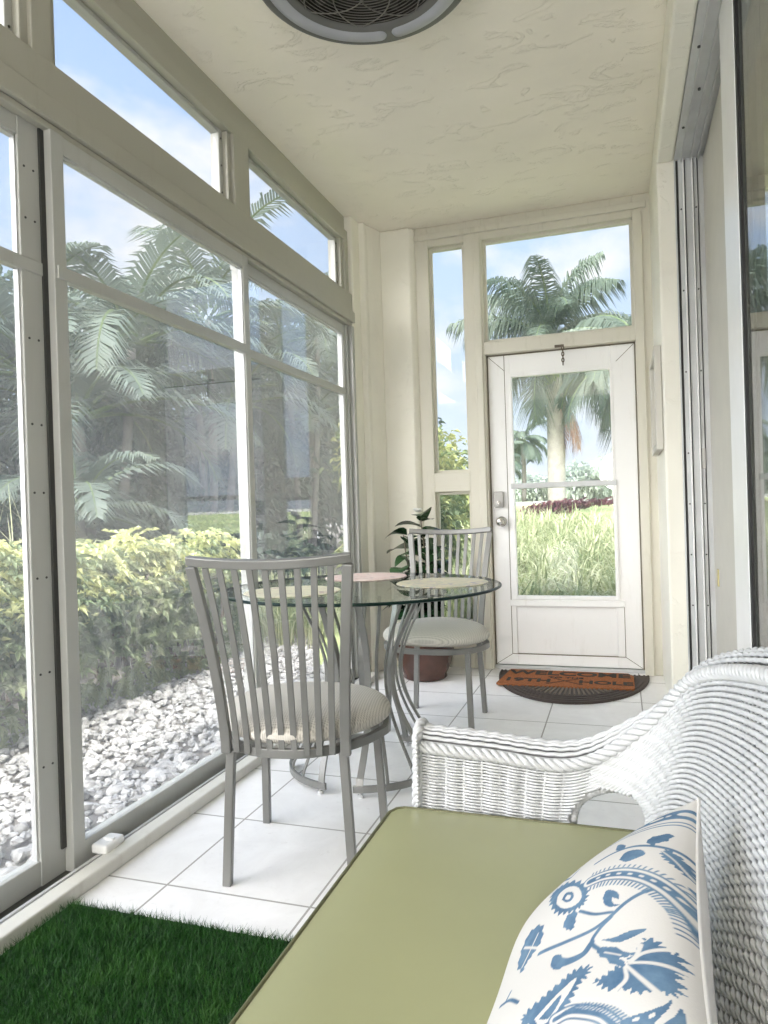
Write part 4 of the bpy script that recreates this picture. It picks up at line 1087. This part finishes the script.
def tree(name, label, loc, blobs, n, size, mat, cat='tree', group=None, trunk_h=1.5, tr=.08, second=None):
    t = thing(name, label, cat, loc, group=group); mb = MB()
    w = arr([b_[3]*b_[4]*b_[5] for b_ in blobs])**.66; w /= w.sum()
    for b_, f in zip(blobs, w):
        m_ = max(60, int(n*f)); C, d = shell(m_, b_[:3], b_[3:6], .5)
        D = d+RNG.normal(0, .7, (m_, 3))+arr((0,0,-.15)); L = RNG.uniform(.6, 1.3, m_)*size
        s_ = RNG.uniform(0, 1, m_) < (.3 if second else 0)
        leaves_np(mb, C[~s_], D[~s_], L[~s_], L[~s_]*.5, 0)
        if s_.any(): leaves_np(mb, C[s_], D[s_], L[s_], L[s_]*.5, 1)
    mb.build('foliage', [M[mat]]+([M[second]] if second else []), t)
    tb = MB(); x, y, z = blobs[0][:3]; tb.tube(catmull([(0,0,0),(x*.2+.05,y*.2,z*.4),(x*.6,y*.6,z)], 8), np.linspace(tr, tr*.4, 8), 8)
    for b_ in blobs[1:]: tb.tube(catmull([(x*.2,y*.2,z*.4),(b_[0]*.6,b_[1]*.6,(z*.4+b_[2])/2),(b_[0],b_[1],b_[2])], 6), np.linspace(tr*.5, tr*.2, 6), 6)
    tb.build('trunk', M['bark'], t, smooth=True)
    return t
gp = 'palms behind the hedge'
palm('areca_palm', 'clumping feathery palm in front of the dark trees, left of the middle window', (-6.4,7.6,GZ), [(-.5,-.6,2.9),(.3,.4,3.4),(.1,-.4,2.3)], 13, 2.3, .62, 'palm_pale', gp, (.1,1.35), 1.5, 44, .04, 1)
palm('areca_palm', 'tall feathery palm rising behind the middle of the side windows', (-6.6,10.6,GZ), [(-.4,.3,3.6),(.4,-.5,4.3),(.2,.6,3.0)], 13, 2.5, .66, 'palm_pale', gp, (.0,1.35), 1.5, 44, .04, 2)
palm('areca_palm', 'feathery palm showing through the small transom beside the corner pier', (-6.4,14.0,GZ), [(-.4,.2,3.9),(.5,-.2,4.8),(-.1,.7,3.2)], 13, 2.6, .66, 'palm_pale', gp, (.0,1.35), 1.5, 44, .04, 3)
palm('areca_palm', 'small low palm just behind the hedge with pale hanging fronds', (-5.2,5.9,GZ), [(0,0,1.15)], 12, 1.5, .42, 'palm_pale', gp, (.1,1.2), 1.9, 40, .035, 4)
palm('areca_palm', 'palm at the far left whose drooping fronds cross the leftmost window', (-7.6,4.6,GZ), [(0,0,3.1),(.5,-.8,2.6)], 13, 2.5, .6, 'palm_pale', gp, (-.1,1.2), 1.7, 44, .04, 5)
gt = 'dark trees behind the hedge'
tree('shade_tree', 'dark bushy tree beyond the hedge at the far left', (-9.5,6.0,GZ), [(0,0,1.7,2.0,2.0,1.6),(1,-1.5,1.1,1.6,1.8,1.2),(-.5,2,2.1,1.8,1.8,1.6)], 9000, .20, 'tree', 'tree', gt)
tree('shade_tree', 'dark tall tree behind the feathery palms at centre left', (-9.6,10.4,GZ), [(0,0,2.9,2.4,2.4,2.4),(1,-1.2,1.6,2.0,2.2,1.6),(.8,1.6,1.7,2.2,2.2,1.7),(0,0.5,4.0,1.7,1.9,1.6)], 12000, .22, 'tree', 'tree', gt)
tree('shade_tree', 'dark tree behind the palms toward the middle window', (-9.4,15.2,GZ), [(0,0,3.4,2.6,2.6,2.6),(1,-1.4,1.7,2.2,2.4,1.7),(.6,1.8,2.0,2.4,2.4,2.0)], 11000, .24, 'tree', 'tree', gt)
tree('shade_tree', 'dark tree seen through the far sliding window', (-8.6,20.0,GZ), [(0,0,4.2,2.8,3.0,2.8),(.6,-3.6,2.6,2.4,2.6,1.6),(.4,2.2,3.4,2.6,2.8,2.4)], 11000, .26, 'tree', 'tree', gt)
tree('understory_shrub', 'low dark shrub between the hedge and the trees', (-6.6,9.0,GZ), [(0,0,.7,1.2,1.6,.8),(-.6,1.8,.8,1.2,1.4,.9),(0,-2,.7,1.2,1.5,.8)], 7000, .16, 'tree', 'shrub', None, .4, .04)
tree('understory_shrub', 'small broad-leaved shrub near the far sliding window', (-4.9,9.2,GZ), [(0,0,.35,.5,.6,.45),(.1,.6,.4,.4,.5,.4)], 1300, .20, 'tree', 'shrub', None, .3, .03)
# white rail fence far off
t = thing('rail_fence', 'white post-and-rail fence far beyond the trees', 'fence', (-11.5,24,GZ))
b = MB()
for z in (.95,.62): b.box((-9,-.04,z),(5,.04,z+.16))
b.build('rail', M['fence'], t)
for x in np.arange(-9, 5.1, 2.0): b = MB(); b.box((x-.08,-.09,0),(x+.08,.09,1.25)); b.build('post', M['fence'], t)
# grass clump behind the hedge end
def grass(name, label, x0, x1, y0, y1, zf, n, hgt, mats, kind='stuff', cat='grass', spread=.35, w=.012):
    mb = MB()
    for q, mt in enumerate(mats):
        m_ = n//len(mats); X = RNG.uniform(x0, x1, m_); Y = RNG.uniform(y0, y1, m_)
        cl = np.stack([np.round(X/.35)*.35+RNG.normal(0, .07, m_), np.round(Y/.35)*.35+RNG.normal(0, .07, m_)], 1)
        az = RNG.uniform(0, 2*PI, m_); lean = np.abs(RNG.normal(spread, .25, m_)); H_ = RNG.uniform(.65, 1.2, m_)*hgt
        Z = zf(cl[:, 0], cl[:, 1]); Bs = np.stack([cl[:, 0], cl[:, 1], Z], 1); h_ = np.stack([np.cos(az), np.sin(az), 0*az], 1); sd = np.stack([-np.sin(az), np.cos(az), 0*az], 1)*w
        rows_ = []
        for s_, ww in ((0,.7),(.4,1),(.75,.8)):
            c_ = Bs+h_*(lean*H_*s_**1.8)[:, None]+arr((0,0,1))*(H_*(s_-.32*lean*s_**2.5))[:, None]; rows_ += [c_-sd*ww/2, c_+sd*ww/2]
        tip = Bs+h_*(lean*H_*1.15)[:, None]+arr((0,0,1))*(H_*(1-.55*lean))[:, None]
        V = np.stack(rows_+[tip], 1).reshape(-1, 3); k0 = np.arange(m_)*7
        mb.add(V, [np.concatenate([np.stack([k0, k0+1, k0+3, k0+2], 1), np.stack([k0+2, k0+3, k0+5, k0+4], 1)]), np.stack([k0+4, k0+5, k0+6], 1)], q)
    return tag(mb.build(name, [M[m__] for m__ in mats]), label, cat, kind=kind)
flat = lambda x, y: 0*x+GZ
grass('border_grass', 'light green grass tuft growing past the end of the hedge', -4.2, -2.4, 5.5, 7.3, flat, 2600, .55, ['blade2','blade'])
grass('spiky_grass', 'thin pale spiky blades standing up behind the hedge at left', -4.75, -4.45, 4.2, 4.9, flat, 60, 1.45, ['blade'], spread=.45, w=.016)
# front yard, rising gently
def yard(x, y): return np.interp(y, [4.9, 5.6, 9, 12, 16, 24, 32, 120], [-.1, .0, .30, .50, .70, 1.02, 1.22, 1.6])+0*x
ys_ = arr([4.86,5.6,7,9,12,16,22,30,60,120]); xs_ = np.linspace(0, 1, 15); V = [(-(.27*y+.9)+(40+.27*y)*x, y, float(yard(x, y))) for y in ys_ for x in xs_]; nX = len(xs_)
b = MB(); b.add(V, np.array([(i*nX+j, i*nX+j+1, (i+1)*nX+j+1, (i+1)*nX+j) for i in range(len(ys_)-1) for j in range(nX-1)]))
tag(b.build('lawn_ground', M['lawn']), 'bright green mown lawn rising beyond the white door', 'lawn', kind='structure')
grass('ornamental_grass', 'bed of tall pale ornamental grass just outside the white door', -1.9, 1.8, 5.85, 11.6, yard, 26000, .60, ['blade','blade2'], spread=.6, w=.016)
t = hedge('purple_hedge', -1.75, 3.2, 15.2, 16.0, float(yard(0, 15.5)), 1.12, 9000, (M['purple'], M['purple']), 'low purple-leaved hedge across the lawn behind the ornamental grass', 'hedge', .10, stems=0)
hedge('purple_hedge', -4.2, -2.9, 19.4, 20.0, float(yard(0, 19.5)), 1.06, 1800, (M['purple'], M['purple']), 'short purple hedge piece farther off left of the royal palm', 'hedge', .10, stems=0)
b = MB(); b.box((-30,27,1.05),(40,30,1.19)); tag(b.build('road', M['asphalt']), 'pale grey road strip crossing beyond the lawn', 'road', kind='structure')
palm('royal_palm', 'tall royal palm with grey trunk and full crown beyond the white door', (-1.58,19.2,.82), [(0,0,4.5)], 30, 2.75, .80, 'palm', None, (-.6,1.45), 1.25, 96, .034, 11, .95, shaft=1.0, dead=3, vee=.7, rt=.21)
palm('royal_palm', 'palm at right of the door glass with fronds hanging into view', (.55,15.0,.65), [(0,0,3.3)], 20, 2.3, .7, 'palm', None, (-.8,1.2), 1.5, 90, .032, 12, .95, shaft=.8, vee=.3, rt=.17)
palm('coconut_palm', 'small distant palm left of the royal palm trunk', (-5.4,43,1.25), [(0,0,3.6)], 15, 1.9, .7, 'palm', None, (-.5,1.2), 1.6, 30, .09, 13, .6, vee=.2, rt=.13)
palm('coconut_palm', 'distant palm half hidden at the left edge of the door glass', (-6.5,40,1.25), [(0,0,2.2)], 14, 1.9, .7, 'palm', None, (-.5,1.2), 1.6, 30, .09, 14, .6, vee=.2, rt=.13)
tree('yellow_tree', 'yellow-green leafy tree seen through the tall sidelight', (-2.95,10.2,.2), [(0,0,1.45,.95,.9,.75),(.35,.2,.75,.85,.8,.65),(-.4,.1,2.0,.6,.6,.45)], 7000, .11, 'tree_yellow', 'tree', None, 1, .05, 'shrub')
tree('yellow_tree', 'green shrub filling the lower sidelight behind the far chair', (-1.95,6.6,-.05), [(0,0,.62,.55,.5,.55),(.1,.1,1.05,.42,.42,.35)], 4200, .09, 'shrub', 'shrub', None, .4, .03, 'tree_yellow')
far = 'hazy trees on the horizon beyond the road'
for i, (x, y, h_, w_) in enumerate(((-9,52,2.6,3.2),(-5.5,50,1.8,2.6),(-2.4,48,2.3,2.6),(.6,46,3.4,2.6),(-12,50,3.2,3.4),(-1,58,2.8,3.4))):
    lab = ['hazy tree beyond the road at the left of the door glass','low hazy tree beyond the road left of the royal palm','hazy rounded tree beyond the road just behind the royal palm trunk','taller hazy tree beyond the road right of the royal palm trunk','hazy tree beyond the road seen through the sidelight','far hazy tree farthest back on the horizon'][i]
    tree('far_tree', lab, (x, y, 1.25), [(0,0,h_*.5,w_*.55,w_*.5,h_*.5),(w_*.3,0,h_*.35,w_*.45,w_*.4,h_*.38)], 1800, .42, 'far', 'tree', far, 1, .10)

# ================================================================= light
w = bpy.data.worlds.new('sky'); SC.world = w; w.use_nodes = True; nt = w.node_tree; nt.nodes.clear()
def nn(t_, **k):
    n_ = nt.nodes.new(t_)
    for a, v in k.items(): setattr(n_, a, v)
    return n_
out = nn('ShaderNodeOutputWorld'); bg = nn('ShaderNodeBackground'); tc = nn('ShaderNodeTexCoord'); sp = nn('ShaderNodeSeparateXYZ'); nt.links.new(tc.outputs['Generated'], sp.inputs[0])
cr_ = nn('ShaderNodeValToRGB'); el_ = cr_.color_ramp.elements
el_[0].position = 0.0; el_[0].color = (.80,.88,.97,1); el_[1].position = .85; el_[1].color = (.28,.47,.86,1)
e2 = el_.new(.25); e2.color = (.58,.74,.97,1); e3 = el_.new(.5); e3.color = (.44,.62,.95,1)
nt.links.new(sp.outputs[2], cr_.inputs[0])
mp = nn('ShaderNodeMapping'); mp.inputs['Scale'].default_value = (1,1,1.9); mp.inputs['Location'].default_value = (.35,.2,.1); nt.links.new(tc.outputs['Generated'], mp.inputs[0])
ns = nn('ShaderNodeTexNoise'); ns.inputs['Scale'].default_value = 3.4; ns.inputs['Detail'].default_value = 8; ns.inputs['Roughness'].default_value = .55; nt.links.new(mp.outputs[0], ns.inputs[0])
mr = nn('ShaderNodeMapRange'); mr.inputs[1].default_value = .50; mr.inputs[2].default_value = .66; nt.links.new(ns.outputs[0], mr.inputs[0])
mx = nn('ShaderNodeMix', data_type='RGBA'); nt.links.new(mr.outputs[0], mx.inputs[0]); nt.links.new(cr_.outputs[0], mx.inputs[6]); mx.inputs[7].default_value = (1.0,.98,.95,1)
# bright sky lobe added behind the camera to light the room
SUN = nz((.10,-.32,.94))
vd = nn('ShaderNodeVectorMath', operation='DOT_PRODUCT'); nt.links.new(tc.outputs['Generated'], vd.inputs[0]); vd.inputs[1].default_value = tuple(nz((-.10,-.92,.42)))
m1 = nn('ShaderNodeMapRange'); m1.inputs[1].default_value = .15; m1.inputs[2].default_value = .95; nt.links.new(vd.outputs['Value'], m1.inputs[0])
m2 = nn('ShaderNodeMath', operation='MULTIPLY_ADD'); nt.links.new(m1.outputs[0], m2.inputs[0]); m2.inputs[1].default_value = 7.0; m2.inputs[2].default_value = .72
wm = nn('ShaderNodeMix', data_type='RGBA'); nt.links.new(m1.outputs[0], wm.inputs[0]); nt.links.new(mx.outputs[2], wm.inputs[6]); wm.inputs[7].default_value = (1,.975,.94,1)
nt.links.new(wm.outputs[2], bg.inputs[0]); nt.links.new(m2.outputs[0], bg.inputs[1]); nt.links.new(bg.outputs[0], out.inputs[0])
sun = bpy.data.lights.new('sun', 'SUN'); sun.energy = 2.5; sun.angle = math.radians(3); sun.color = (1,.95,.86); so = bpy.data.objects.new('sun', sun); COL.objects.link(so)
so.rotation_euler = Vector(tuple(SUN)).to_track_quat('Z', 'Y').to_euler()

# unseen fill light added behind the camera to brighten the room
lp = bpy.data.lights.new('fill_light', 'POINT'); lp.energy = 95; lp.shadow_soft_size = .30; lp.color = (1,.97,.93); lo = bpy.data.objects.new('fill_light', lp); COL.objects.link(lo); lo.location = (.0,-2.3,1.55)

SC.view_settings.view_transform = 'Standard'; SC.view_settings.look = 'None'; SC.view_settings.gamma = 1; SC.view_settings.use_curve_mapping = False
SC.view_settings.exposure = 0.82
cy = SC.cycles; cy.use_denoising = True; cy.max_bounces = 12; cy.diffuse_bounces = 5; cy.glossy_bounces = 5; cy.transparent_max_bounces = 24; cy.transmission_bounces = 6
cy.caustics_reflective = False; cy.caustics_refractive = False; cy.sample_clamp_indirect = 6
